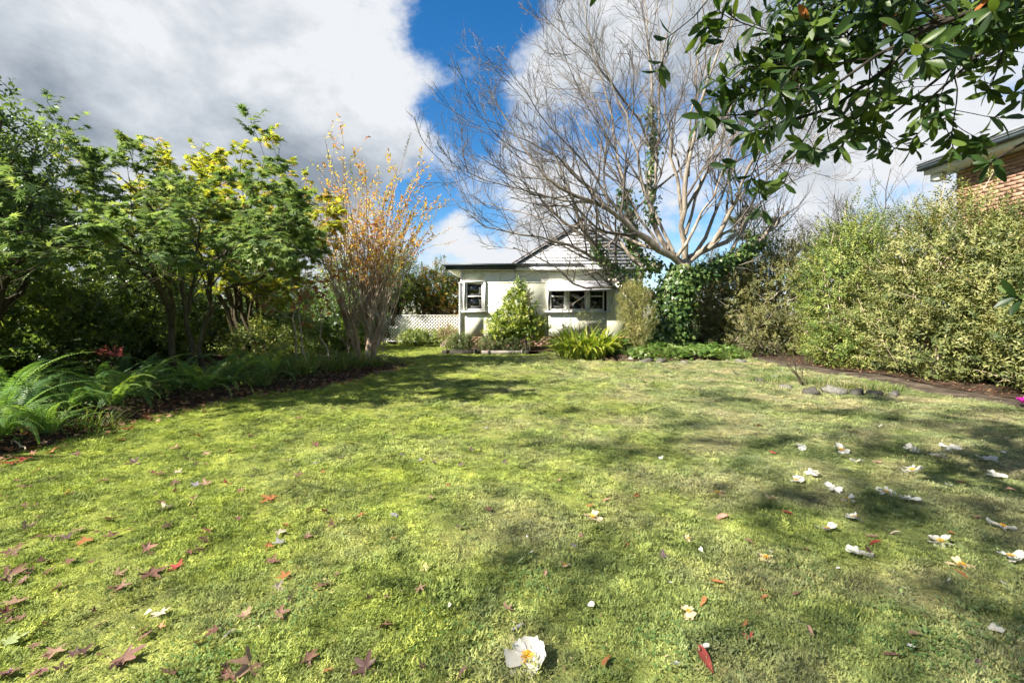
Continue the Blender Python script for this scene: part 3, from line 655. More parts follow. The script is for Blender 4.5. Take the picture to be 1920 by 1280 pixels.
S2, Rs2 = grow(S1, Rs1, 4, 0.2, 1.0, 0.6, 0.4, 0.1, 0.1, 4, 0.6, 0.5, None, 1.0, 0.2, 0.004)
part('crown', [tubes(B1, Rb1, 5), tubes(B2, Rb2, 4), tubes(B3, Rb3, 3), tubes(S1, Rs1, 4), tubes(S2, Rs2, 3)], M_TWIG, bare, True)

# ivy climbing the trunk
M_IVY = leafmat('ivy_leaf', [(0.03, 0.065, 0.018), (0.05, 0.105, 0.024), (0.09, 0.155, 0.035), (0.15, 0.2, 0.05)], 0.25, 0.4, 0.45, nscale=1.2)
ivy = thing('ivy', 'dark green ivy wrapping the trunk of the leafless tree', 'ivy', TB + [0, -0.3, 0])
def around(poly, rad, n, spread, t0=0, t1=1, bias=None):
    """points on a sleeve round a polyline with outward directions"""
    m = len(poly); t = rng.uniform(t0, t1, n) * (m - 1); i = np.minimum(t.astype(int), m - 2); fr = (t - i)[:, None]
    c = poly[i] * (1 - fr) + poly[i + 1] * fr; tan = norm(poly[i + 1] - poly[i]); r = rad[i] * (1 - fr[:, 0]) + rad[i + 1] * fr[:, 0]
    v = rng.normal(0, 1, (n, 3)); v = norm(v - (v * tan).sum(1, keepdims=True) * tan)
    return c + v * (r + np.abs(rng.normal(0, spread, n)))[:, None], v
ip = []
def ivy_on(poly, rad, n, spread, t0=0, t1=1, size=(0.08, 0.13)):
    p, v = around(poly, rad, n, spread, t0, t1)
    f = norm(np.array([0, 0, -0.75]) + v * 0.5 + rng.normal(0, 0.45, p.shape)); ip.append(leaves(IVY, p, f, v + rng.normal(0, 0.25, p.shape), rng.uniform(*size, n)))
ivy_on(tt, tr * 1.15, 4600, 0.09, 0.0, 0.92)
ivy_on(tt, tr * 1.3, 1500, 0.17, 0.1, 0.75)
ivy_on(LIMBS[6][0], LIMBS[6][1] * 1.3, 800, 0.14, 0, 0.4); ivy_on(LIMBS[1][0], LIMBS[1][1] * 1.2, 620, 0.13, 0.12, 0.5)
ivy_on(LIMBS[5][0], LIMBS[5][1] * 1.3, 900, 0.18, 0, 0.3); ivy_on(STUB[0][0], STUB[0][1] * 1.25, 1900, 0.12, 0, 0.8); ivy_on(STUB[4][0], STUB[4][1], 350, 0.12)
part('leaves', ip, M_IVY, ivy)
vn = [resample([P(1240 + 8 * i, 668, 15.2), P(1244 + 7 * i, 600, 15.15), P(1250 + 5 * i, 545, 15.2)], 8, 0.05) for i in range(5)]
part('vine_stem', [tubes(np.array(vn), np.full((5, 8), 0.02), 5)], M_DBARK, ivy, True)
# ivy and low leaves covering the mound
n = 7500; a = rng.uniform(0, 2 * math.pi, n); r = np.sqrt(rng.uniform(0, 1, n)); x = 5.2 + np.cos(a) * r * 2.75; y = 15.6 + np.sin(a) * r * 2.3
keep = ~((x < 3.6) & (y < 14.3)); x, y = x[keep], y[keep]; n = len(x)
p = np.stack([x, y, mound_z(x, y) + rng.uniform(0.03, 0.2, n) * (0.6 + 0.7 * np.sin(x * 3.1) * np.sin(y * 2.7))], -1)
o = link('ground_ivy', npmesh('ground_ivy', [leaves(IVY, p, norm(rng.normal(0, 1, (n, 3)) * [1, 1, 0.3] + [0, -0.35, 0.1]), np.array([0, -0.3, 1.0]) + rng.normal(0, 0.35, (n, 3)), rng.uniform(0.07, 0.15, n))],
                              leafmat('ground_ivy_leaf', [(0.04, 0.09, 0.016), (0.075, 0.14, 0.025), (0.12, 0.19, 0.04), (0.17, 0.22, 0.07)], 0.3, 0.45, nscale=1.0))); tag(o, kind='stuff')

# ------------------------------------------------------------------ generic shoots-and-leaves shrub
def in_any(p, ells, s=0.72):
    m = np.zeros(len(p), bool)
    for c, r in ells: m |= ((((p - c) / (np.array(r) * s)) ** 2).sum(1) < 1)
    return m
def shell(n, ells, rmin=0.78, zmin=0.05, lump=0.12):
    w = np.array([(r[0] * r[1] * r[2]) ** (2 / 3) for c, r in ells]); w = w / w.sum()
    out, dirs = [], []; tot = 0
    while tot < n:
        k = rng.choice(len(ells), n, p=w); d = norm(rng.normal(0, 1, (n, 3)))
        C = np.array([ells[i][0] for i in range(len(ells))])[k]; R = np.array([ells[i][1] for i in range(len(ells))])[k]
        rr = rng.uniform(rmin, 1.0, n) * (1 + lump * np.sin(d[:, 0] * 7 + k) * np.sin(d[:, 2] * 8 + k * 1.7) + lump * 0.8 * np.sin(d[:, 1] * 13 + 2 * k) * np.sin(d[:, 2] * 15))
        p = C + d * R * rr[:, None]; o_ = norm(d / R)
        ok = (p[:, 2] > zmin) & ~in_any(p, ells, rmin * 0.96)
        out.append(p[ok]); dirs.append(o_[ok]); tot += ok.sum()
    return np.concatenate(out)[:n], np.concatenate(dirs)[:n]
def shoots(pos, d, L, m, T, size, spread=0.95, droop=0.0, rnd_lo=0.0, rnd_hi=1.0, back=0.5, t0=0.15):
    """m leaves spiralled along a shoot of length L ending near pos"""
    N = len(pos); parts_ = []; d = norm(d)
    a0 = rng.uniform(0, 6.28, N); rv = norm(np.cross(d, np.array([0.2, 0.9, 0.1]))); rw = np.cross(d, rv); base = rng.uniform(rnd_lo, rnd_hi, N)
    Pp, Ff, Uu, Ss, Rr = [], [], [], [], []
    for j in range(m):
        t = t0 + (1 - t0) * (j + 0.5) / m; a = a0 + j * 2.4 + rng.normal(0, 0.3, N)
        perp = np.cos(a)[:, None] * rv + np.sin(a)[:, None] * rw
        Pp.append(pos + d * ((t - back) * L)[:, None]); f = norm(d * (0.35 + 0.5 * t) + perp * spread + rng.normal(0, 0.15, (N, 3)) - np.array([0, 0, droop])); Ff.append(f)
        Uu.append(d + 0.15 * rng.normal(0, 1, (N, 3))); Ss.append(size * rng.uniform(0.7, 1.15, N) * (1.0 - 0.35 * max(t - 0.7, 0) / 0.3)); Rr.append(np.clip(base + rng.normal(0, 0.12, N) + 0.15 * (t - 0.5), 0, 1))
    return leaves(T, np.concatenate(Pp), np.concatenate(Ff), np.concatenate(Uu), np.concatenate(Ss), np.concatenate(Rr))
def stems_to(base, targets, r0, r1, n=7, bow=0.25, wig=0.04):
    base = np.asarray(base, float); N = len(targets); t = np.linspace(0, 1, n)[None, :, None]
    b = base if base.ndim == 2 else np.broadcast_to(base, (N, 3))
    mid = b * 0.5 + targets * 0.5 + np.array([0, 0, bow]) * np.linalg.norm(targets - b, axis=1)[:, None]
    out = (1 - t) ** 2 * b[:, None] + 2 * t * (1 - t) * mid[:, None] + t ** 2 * targets[:, None]
    out[:, 1:-1] += rng.normal(0, wig, (N, n - 2, 3))
    return out, np.broadcast_to(np.linspace(r0, r1, n), (N, n))
def shrub(name, label, cat, base, ells, nsh, L, m, T, size, mat, bark, up=0.5, outw=0.7, rmin=0.72, nst=14, sr=(0.02, 0.006), group=None, spread=0.95, lump=0.12, droop=0.0, nin=0.25, back=0.5, twigs=0):
    t = thing(name, label, cat, base, group)
    ells = [(np.array(c, float), np.array(r, float)) for c, r in ells]
    p, o_ = shell(nsh, ells, rmin, 0.06, lump)
    d = o_ * outw + np.array([0, 0, up]) + rng.normal(0, 0.3, p.shape)
    pr = [shoots(p, d, L * rng.uniform(0.6, 1.3, nsh), m, T, size, spread, droop, back=back)]
    ni = int(nsh * nin)
    if ni:
        q, o2 = shell(ni, [(c, r * 0.75) for c, r in ells], 0.6, 0.06, lump)
        pr.append(shoots(q, o2 + rng.normal(0, 0.6, q.shape), np.full(ni, L * 1.4), m, T, size * 1.5, spread))
    part('foliage', pr, mat, t)
    k = rng.choice(nsh, nst); sp, srr = stems_to(np.asarray(base, float) + np.concatenate([rng.normal(0, 0.08, (nst, 2)), np.zeros((nst, 1))], 1), p[k] - o_[k] * 0.05, sr[0], sr[1])
    st = [tubes(sp, srr, 5)]
    if twigs:
        k = rng.choice(nsh, twigs); q = p[k]; dd = norm(o_[k] + np.array([0, 0, 0.6]) + rng.normal(0, 0.5, q.shape)); Lg = rng.uniform(0.3, 0.8, twigs)[:, None]
        pp = np.stack([q - dd * Lg * 0.7, q + rng.normal(0, 0.02, q.shape), q + dd * Lg * 0.3], 1); st.append(tubes(pp, np.broadcast_to(np.array([0.008, 0.006, 0.003]), (twigs, 3)), 4))
    part('stem', st, bark, t, True)
    return t

MIDLEAF = simple_leaf(0.34, 0.06)
HEDGE = [(0.06, 0.085, 0.03), (0.12, 0.145, 0.045), (0.20, 0.215, 0.07), (0.29, 0.28, 0.115)]
M_HEDGE = leafmat('hedge_leaf_gold', HEDGE, 0.25, 0.5, 0.3, nscale=1.4)
M_HEDGE2 = leafmat('hedge_leaf_green', [(0.08, 0.13, 0.03), (0.14, 0.19, 0.045), (0.21, 0.25, 0.06), (0.28, 0.29, 0.09)], 0.25, 0.5, 0.3, nscale=0.9)
M_HEDGE3 = leafmat('hedge_leaf_brown', [(0.07, 0.08, 0.035), (0.12, 0.13, 0.05), (0.17, 0.175, 0.07), (0.24, 0.23, 0.09)], 0.25, 0.55, 0.2, nscale=1.5)
M_FEATH = leafmat('feathery_green', [(0.05, 0.09, 0.035), (0.09, 0.14, 0.05), (0.14, 0.19, 0.07)], 0.3, 0.5, 0.3, nscale=0.8)
shrub('hedge_shrub', 'tall golden-green hedge shrub in front of the brick house', 'shrub', (9.3, 7.6, 0), [((9.5, 7.6, 1.55), (1.25, 1.7, 1.6)), ((9.5, 8.7, 1.8), (1.1, 1.3, 1.6)), ((9.4, 7.1, .8), (1.25, 1.4, 0.9))], 2300, 0.42, 13, MIDLEAF, 0.105, M_HEDGE, M_CANE, 0.55, 0.7, 0.7, 26, twigs=120, lump=.2)
shrub('hedge_shrub', 'golden-green hedge shrub at the frame edge beside the end of the path', 'shrub', (9.5, 5.2, 0), [((9.7, 5.0, 1.8), (1.3, 1.8, 2.05)), ((9.4, 5.4, 0.8), (1.2, 1.5, 0.9))], 650, 0.42, 12, MIDLEAF, 0.105, M_HEDGE, M_CANE, 0.55, 0.7, 0.75, 18, twigs=30)
shrub('hedge_shrub', 'broad golden hedge shrub with pale stems midway along the path', 'shrub', (9.4, 10.2, 0), [((9.7, 10.1, 2.05), (1.3, 1.6, 2.15)), ((9.5, 11.0, 1.3), (1.2, 1.4, 1.5)), ((9.3, 9.8, .7), (1.15, 1.5, .8))], 2200, 0.4, 13, MIDLEAF, 0.105, M_HEDGE, M_CANE, 0.55, 0.7, 0.7, 26, twigs=150, lump=.22)
shrub('hedge_shrub', 'green leafy hedge shrub at the far end of the path', 'shrub', (9.3, 12.8, 0), [((9.4, 12.7, 2.0), (1.25, 1.5, 2.3)), ((9.1, 12.2, .6), (1.1, 1.2, .7))], 1500, 0.38, 12, OVATE, 0.095, M_HEDGE2, M_CANE, 0.45, 0.7, 0.7, 20, twigs=100, lump=.22)
shrub('feathery_shrub', 'soft feathery grey-green shrub rising behind the golden hedge', 'shrub', (11.2, 13.2, 0), [((11.0, 13.2, 3.1), (1.6, 1.6, 1.5)), ((11.6, 12.0, 3.0), (1.4, 1.4, 1.3)), ((10.4, 14.2, 2.5), (1.2, 1.3, 1.5))], 1500, 0.5, 14, NARROW, 0.085, M_FEATH, M_CANE, 0.7, 0.6, 0.7, 20, (0.04, 0.01), twigs=60)
shrub('brown_shrub', 'twiggy olive-brown shrub behind the ivy-covered trunk', 'shrub', (8.4, 16.8, 0), [((8.2, 16.8, 1.6), (1.5, 1.2, 1.8)), ((9.6, 16.0, 2.0), (1.5, 1.2, 2.0)), ((8.9, 15.5, .8), (1.6, .9, .9))], 1900, 0.35, 11, OVATE, 0.09, M_HEDGE3, M_CANE, 0.4, 0.7, 0.7, 30, twigs=320)
shrub('brown_shrub', 'tall olive shrub mass between the leafless tree and the hedge', 'shrub', (10.6, 17.5, 0), [((10.4, 17.8, 2.4), (1.8, 1.3, 2.6)), ((8.6, 18.3, 2.0), (1.7, 1.2, 2.0)), ((12.2, 17.4, 2.6), (1.6, 1.5, 2.4))], 1700, 0.4, 11, OVATE, 0.115, M_HEDGE3, M_CANE, 0.5, 0.7, 0.7, 20, twigs=160)

shrub('brown_shrub', 'olive-brown shrub filling the gap just past the ivy-covered trunk', 'shrub', (7.3, 17.6, 0), [((7.2, 17.6, 1.7), (1.3, 1.0, 1.9)), ((6.7, 17.2, .9), (1.0, .8, 1.0)), ((8.0, 17.0, 2.3), (1.2, 1.0, 1.6))], 1500, 0.35, 11, OVATE, 0.085, M_HEDGE3, M_CANE, 0.4, 0.7, 0.65, 24, twigs=200)
# bare twiggy trees beyond the hedge
def twiggy(label, base, h, spread_, nl=9):
    t = thing('twiggy_tree', label, 'tree', base, None); b = np.array(base, float)
    tg = b + np.stack([rng.normal(0, spread_, nl), rng.normal(0, spread_, nl), rng.uniform(0.7, 1.0, nl) * h], -1)
    sp, sr = stems_to(b, tg, 0.05, 0.012, 9, 0.1, 0.08)
    c1, r1 = grow(sp, sr, 9, 0.35, 1, 0.7, 0.3, 0.08, 0.12, 6, 0.5, 0.4, None, 1, 0.3, 0.006); c2, r2 = grow(c1, r1, 5, 0.2, 1, 0.8, 0.5, 0.05, 0.15, 4, 0.6, 0.5, None, 1, 0.2, 0.005)
    part('trunk', [tubes(sp, sr, 6)], M_TWIG, t, True); part('crown', [tubes(c1, r1, 4), tubes(c2, r2, 3)], M_TWIG, t, True)
twiggy('wispy bare tree standing beyond the feathery shrub', (13.2, 18.0, 0), 6.0, 1.0, 11)
twiggy('wispy bare tree between the palm and the brick house roof', (15.0, 19.5, 0), 7.2, 1.2, 11)
twiggy('thin bare sapling showing above the green hedge end', (11.6, 19.8, 0), 6.2, 0.8, 8)
# palm behind
pal = thing('palm', 'fan palm half hidden behind the leafless tree branches', 'palm', (10.9, 21.0, 0)); pc = np.array([10.9, 21.0, 5.3])
part('trunk', [tubes([[(10.9, 21, 0), (10.93, 21, 2.5), tuple(pc)]], [[0.17, 0.14, 0.12]], 10)], M_DBARK, pal, True)
M_PALM = leafmat('palm_green', [(0.05, 0.09, 0.03), (0.1, 0.15, 0.05), (0.17, 0.2, 0.08)], 0.2, 0.5)
for i in range(16):
    a = rng.uniform(0, 6.28); el = rng.uniform(-0.5, 1.2); d = np.array([math.cos(a) * math.cos(el), math.sin(a) * math.cos(el), math.sin(el)]); hub = pc + d * 0.7
    k = 18; fa = np.linspace(-1.5, 1.5, k); s = norm(np.cross(d, [0, 0, 1.0])); f = np.cos(fa)[:, None] * d + np.sin(fa)[:, None] * s - np.array([0, 0, 0.15])
    part('frond', [leaves(simple_leaf(0.07, 0.02, 0.4, -0.15), np.broadcast_to(hub, (k, 3)), f, np.broadcast_to(np.cross(s, d), (k, 3)) + 0.01, np.full(k, 0.75), rng.uniform(0, 1, k)), tubes([[pc, hub]], [[0.012, 0.01]], 4)], M_PALM, pal)

# ------------------------------------------------------------------ near the cottage
M_CAM = leafmat('camellia_leaf', [(0.05, 0.095, 0.015), (0.12, 0.18, 0.025), (0.24, 0.30, 0.04), (0.34, 0.37, 0.07)], 0.3, 0.35, 0.5, nscale=1.6)
shrub('camellia_shrub', 'bright green camellia bush growing against the cottage between its windows', 'shrub', (0.15, 17.2, 0.1), [((0.05, 17.1, 1.2), (0.95, .7, .8)), ((0.6, 17.15, .9), (.8, .6, .65)), ((-0.4, 17.05, .85), (.65, .55, .55)), ((0.2, 17.2, 1.85), (.62, .45, .7)), ((0.3, 17.25, 2.35), (.25, .2, .42))], 1000, 0.26, 9, OVATE, 0.105, M_CAM, M_DBARK, 0.45, 0.7, 0.6, 16, (0.03, 0.008), lump=0.2)
M_SPARSE = leafmat('dull_leaf', [(0.06, 0.08, 0.03), (0.11, 0.13, 0.05), (0.17, 0.17, 0.08)], 0.2, 0.5, 0.3)
shrub('sparse_shrub', 'sparse grey-green shrub below the wide cottage window', 'shrub', (2.55, 17.6, 0.1), [((2.2, 17.6, 1.0), (.6, .35, .55)), ((3.1, 17.6, 1.1), (.65, .35, .55)), ((2.7, 17.6, 1.35), (.3, .3, .35))], 130, 0.3, 7, OVATE, 0.08, M_SPARSE, M_DBARK, 0.7, 0.6, 0.2, 26, (0.014, 0.004), nin=0)
shrub('sparse_shrub', 'thin upright grey sapling poking above the bright camellia bush', 'shrub', (0.55, 16.9, 0.1), [((0.62, 16.95, 2.2), (.2, .2, .75))], 40, 0.3, 7, OVATE, 0.075, M_SPARSE, M_CANE, 0.9, 0.3, 0.1, 10, (0.012, 0.004), nin=0)
M_LOW = leafmat('low_shrub_leaf', [(0.06, 0.09, 0.03), (0.11, 0.14, 0.05), (0.17, 0.2, 0.075)], 0.3, 0.5, 0.3, nscale=2)
shrub('low_shrub', 'low rounded grey-green shrub at the corner of the cottage bed', 'shrub', (-1.95, 16.9, 0.1), [((-1.9, 16.95, .35), (.6, .4, .42))], 420, 0.2, 9, NARROW, 0.075, M_LOW, M_DBARK, 0.6, 0.7, 0.5, 12)
shrub('low_shrub', 'low leafy shrub in front of the cottage under the bright camellia', 'shrub', (-0.75, 16.8, 0.1), [((-0.75, 16.85, .35), (.7, .4, .4)), ((0.0, 16.75, .28), (.6, .3, .3))], 520, 0.2, 9, NARROW, 0.07, M_LOW, M_DBARK, 0.6, 0.7, 0.5, 12)
shrub('low_shrub', 'low dark green shrub at the foot of the lattice near its post', 'shrub', (-4.3, 20.5, 0), [((-4.3, 20.5, .35), (.9, .5, .45))], 420, 0.22, 9, OVATE, 0.09, M_HEDGE2, M_DBARK, 0.5, 0.7, 0.5, 10)
shrub('low_shrub', 'low dark green shrub at the lattice beside the cottage wall', 'shrub', (-2.9, 20.4, 0), [((-2.9, 20.4, .4), (.8, .5, .5))], 380, 0.22, 9, OVATE, 0.09, M_HEDGE2, M_DBARK, 0.5, 0.7, 0.5, 10)
M_PINKG = leafmat('dusty_pink', [(0.2, 0.14, 0.11), (0.3, 0.21, 0.17), (0.36, 0.27, 0.2)], 0.3, 0.7, 0.1)
shrub('dusty_shrub', 'dusty pinkish feathery plant in front of the lattice fence', 'shrub', (-3.0, 20.0, 0), [((-3.0, 20.0, .75), (.45, .3, .5)), ((-2.6, 20.0, .5), (.4, .3, .4))], 200, 0.3, 10, NARROW, 0.06, M_PINKG, M_CANE, 0.8, 0.5, 0.4, 14, nin=0)
M_JUN = leafmat('juniper_spray', [(0.16, 0.175, 0.055), (0.27, 0.275, 0.09), (0.36, 0.35, 0.13), (0.4, 0.35, 0.18)], 0.2, 0.6, 0.2, nscale=2.5)
shrub('juniper', 'columnar olive juniper standing beside the ivy-covered trunk', 'shrub', (3.95, 14.9, 0.25), [((3.9, 14.5, 1.55), (.58, .45, .95)), ((3.75, 14.45, 1.9), (.45, .4, .62)), ((4.15, 14.5, 1.3), (.48, .4, .85)), ((4.05, 14.6, .75), (.33, .3, .5))], 1500, 0.24, 12, simple_leaf(0.16, 0.02, 0.4), 0.055, M_JUN, M_DBARK, 1.1, 0.45, 0.6, 14, (0.025, 0.008), spread=0.45, lump=0.18, twigs=60)
# tree and evergreen behind the lattice
def broad_tree(name, label, base, ells, nsh, L, m, T, size, mat, bark, nl=8, r0=0.14, up=0.3, group=None, rmin=0.55, nin=0.3, thin=False):
    t = thing(name, label, 'tree', base, group); b = np.array(base, float)
    ells = [(np.array(c, float), np.array(r, float)) for c, r in ells]
    p, o_ = shell(nsh, ells, rmin, 0.2, 0.16)
    pr = [shoots(p, o_ * 0.7 + np.array([0, 0, up]) + rng.normal(0, 0.35, p.shape), L * rng.uniform(0.6, 1.3, nsh), m, T, size)]
    ni = int(nsh * nin)
    if ni:
        q, o2 = shell(ni, [(c, r * 0.7) for c, r in ells], 0.4, 0.2); pr.append(shoots(q, o2 + rng.normal(0, 0.6, q.shape), np.full(ni, L * 1.5), m, T, size * 1.3))
    part('crown', pr, mat, t)
    k = rng.choice(nsh, nl * 3); sp, sr = stems_to(b, p[k], r0, 0.012, 9, 0.15, 0.05)
    if thin: sp, sr = stems_to(b + [0, 0, 3.6], np.array([c for c, r in ells]), .014, .006, 9, 0.05, .06)
    s2, r2 = grow(sp, sr, 4, 0.4, 0.95, 0.7, 0.25, 0.05, 0.1, 5, 0.5, 0.4, None, 1, 0.3, 0.005)
    tr_ = stems_to(b, np.array([b + [0.05, 0.05, max(c[2] for c, r in ells) * 0.8]]), r0 * 1.3, r0 * 0.6, 9, 0.05, 0.03)
    part('trunk', [tubes(sp, sr, 6), tubes(s2, r2, 4), tubes(*tr_, 9)], bark, t, True)
    return t
M_MIXED = leafmat('mixed_autumn_leaf', [(0.03, 0.06, 0.015), (0.06, 0.09, 0.02), (0.10, 0.13, 0.025), (0.18, 0.16, 0.03), (0.3, 0.12, 0.03)], 0.3, 0.45, 0.3, nscale=1.1)
M_DKGRN = leafmat('dark_evergreen', [(0.045, 0.08, 0.03), (0.075, 0.125, 0.04), (0.11, 0.17, 0.05), (0.17, 0.22, 0.06)], 0.42, 0.35, 0.5, nscale=0.9)
broad_tree('autumn_tree', 'rounded green tree tinged with orange beside the cottage roof', (-3.9, 22.6, 0), [((-3.8, 22.6, 2.7), (1.5, 1.2, 1.3)), ((-2.9, 22.9, 2.3), (1.1, 1, 1.4)), ((-4.7, 22.8, 2.4), (1.2, 1, 1.3))], 1300, 0.4, 11, OVATE, 0.12, M_MIXED, M_DBARK)
broad_tree('evergreen_tree', 'dark evergreen tree behind the orange-leaved vase-shaped tree', (-5.6, 21.5, 0), [((-5.5, 21.5, 3.2), (1.1, 1.2, 1.6)), ((-6.1, 21.6, 2.3), (1.2, 1.2, 1.5)), ((-7.6, 21, 2.6), (1.5, 1.2, 1.9))], 1300, 0.4, 11, OVATE, 0.12, M_DKGRN, M_DBARK)

# ------------------------------------------------------------------ clump of strap leaves (each leaf a part)
M_STRAP = leafmat('strap_leaf', [(0.08, 0.14, 0.018), (0.16, 0.23, 0.03), (0.28, 0.33, 0.045), (0.38, 0.40, 0.09)], 0.3, 0.35, 0.5, obj=True)
cl = thing('strap_leaf_clump', 'dense clump of glossy strap-leaved plants at the edge of the lawn', 'plant', (2.45, 14.9, 0))
def wstrap(t): return 0.06 * (0.25 + 0.75 * math.sin(min(t * 1.25, 1) * math.pi / 2)) * (1 - max(t - 0.55, 0) / 0.45 * 0.95)
def arc_strap(n, droop, rise, wf, fold=0.3):
    V, Fq = [], []; y = z = 0.0; ang = rise
    for i in range(n + 1):
        t = i / n; w = max(wf(t), 0.003); V += [[-w, y, z + fold * w], [0, y, z], [w, y, z + fold * w]]
        y += math.cos(ang) / n; z += math.sin(ang) / n; ang -= droop / n
    for i in range(n):
        b = 3 * i; Fq += [[b, b + 1, b + 4, b + 3], [b + 1, b + 2, b + 5, b + 4]]
    return np.array(V), np.array(Fq)
SM = [npmesh('strap_leaf', [arc_strap(7, dr, ri, wstrap)], M_STRAP, True) for dr, ri in ((1.6, 1.25), (2.0, 1.1), (1.3, 1.35), (2.3, 1.0), (1.7, 0.85))]
for i in range(280):
    a = rng.uniform(0, 2 * math.pi); r = math.sqrt(rng.uniform(0, 1)); x, y = 2.45 + math.cos(a) * r * 0.95, 14.75 + math.sin(a) * r * 0.5
    az = math.atan2(math.sin(a) * r, math.cos(a) * r) + rng.normal(0, 0.6); f = np.array([math.cos(az), math.sin(az), rng.uniform(0.0, 0.9)])
    R3 = orient(f[None], np.array([[0, 0, 1.0]]))[0]; place('leaf', SM[i % 5], cl, (x, y, 0.02), R3, rng.uniform(0.8, 1.2))
# ------------------------------------------------------------------ maples
def maple(name, label, base, limbs, mat, bark, lsize, nch=(8, 5, 4), nl=7, own=0, droop=0.25, lens=(0.34, 0.6, 0.6), flat=0.35, vary=1.0, zmin=0.3):
    t = thing(name, label, 'tree', base); pl = []
    Ls, Rs = np.array([resample(p, 12, 0.03) for p, r0, r1 in limbs]), np.array([np.linspace(r0, r1, 12) for p, r0, r1 in limbs])
    b1, r1_ = grow(Ls, Rs, nch[0], 0.35, 1.0, 0.8, lens[0], 0.03, 0.12, 7, 0.5, 0.35, None, flat, 0.3, 0.006)
    b2, r2_ = grow(b1, r1_, nch[1], 0.25, 1.0, 0.75, lens[1], 0.0, 0.14, 5, 0.6, 0.4, None, flat, 0.25, 0.004)
    b3, r3_ = grow(b2, r2_, nch[2], 0.3, 1.0, 0.75, lens[2], -0.05, 0.14, 4, 0.7, 0.5, None, flat, 0.2, 0.0025)
    part('trunk', [tubes(Ls, Rs, 9), tubes(b1, r1_, 5), tubes(b2, r2_, 4), tubes(b3, r3_, 3)], bark, t, True)
    N = len(b3); pos, f, u = [], [], []
    for j in range(nl):
        tt_ = rng.uniform(0.1, 1.0, N) * 2.999; i = tt_.astype(int); fr = (tt_ - i)[:, None]
        p = b3[np.arange(N), i] * (1 - fr) + b3[np.arange(N), i + 1] * fr; d = norm(b3[np.arange(N), i + 1] - b3[np.arange(N), i])
        side = norm(np.cross(d, [0, 0, 1.0])) * np.where(rng.uniform(0, 1, N) > 0.5, 1, -1)[:, None]
        ff = norm(d * rng.uniform(0.2, 1.0, N)[:, None] + side * rng.uniform(0.2, 0.9, N)[:, None] + np.array([0, 0, -droop]) + rng.normal(0, 0.2, (N, 3)))
        pos.append(p + ff * 0.02); f.append(ff); u.append(np.array([0, 0, 1.0]) + rng.normal(0, 0.35, (N, 3)))
    pos, f, u = map(np.concatenate, (pos, f, u)); kp = pos[:, 2] > zmin + rng.normal(0, .15, len(pos)); pos, f, u = pos[kp], f[kp], u[kp]; size = lsize * rng.uniform(0.65, 1.2, len(pos))
    rr = np.clip(rng.uniform(0, 1, len(pos)) * vary, 0, 1)
    if own:
        inview = (np.abs(pos[:, 0] / pos[:, 1]) < 1.1) & (pos[:, 1] > 1); dist = np.where(inview, np.linalg.norm(pos - [0, 0, CAMH], axis=1), 1e9)
        near = np.argsort(dist)[:own]; rest = np.setdiff1d(np.arange(len(pos)), near)
        R3 = orient(f[near], u[near]); lm = npmesh('leaf', [(MAPLE[0], MAPLE[1])], own_mat(mat))
        for q, i in enumerate(near): place('leaf', lm, t, pos[i], R3[q], size[i])
        o = part('crown', [leaves(MAPLE, pos[rest], f[rest], u[rest], size[rest], rr[rest])], mat, t); o['kind'] = 'stuff'
    else: part('crown', [leaves(MAPLE, pos, f, u, size, rr)], mat, t)
    return t
MG = [(0.075, 0.125, 0.05), (0.115, 0.18, 0.065), (0.165, 0.24, 0.08), (0.26, 0.31, 0.095)]
M_MAPLE = leafmat('green_maple_leaf', MG, 0.4, 0.5, 0.3, nscale=0.8, tint=(1.1, 1.1, .7))
M_MAPLE_O = leafmat('green_maple_leaf_single', MG, 0.4, 0.5, 0.3, obj=True, tint=(1.1, 1.1, .7))
M_MAPLEY = leafmat('yellowing_maple_leaf', [(0.14, 0.2, 0.03), (0.25, 0.30, 0.035), (0.31, 0.34, 0.06), (0.35, 0.34, 0.08), (0.34, 0.22, 0.08)], 0.5, 0.5, 0.3, nscale=1.0)
M_MAPLER = leafmat('reddening_maple_leaf', [(0.15, 0.16, 0.03), (0.3, 0.22, 0.06), (0.36, 0.12, 0.06), (0.3, 0.05, 0.05)], 0.4, 0.5, 0.3)
def own_mat(m): return M_MAPLE_O
def PL(lst): return [P(x, y, d) for x, y, d in lst]
mb = np.array([-5.85, 8.1, 0.1])
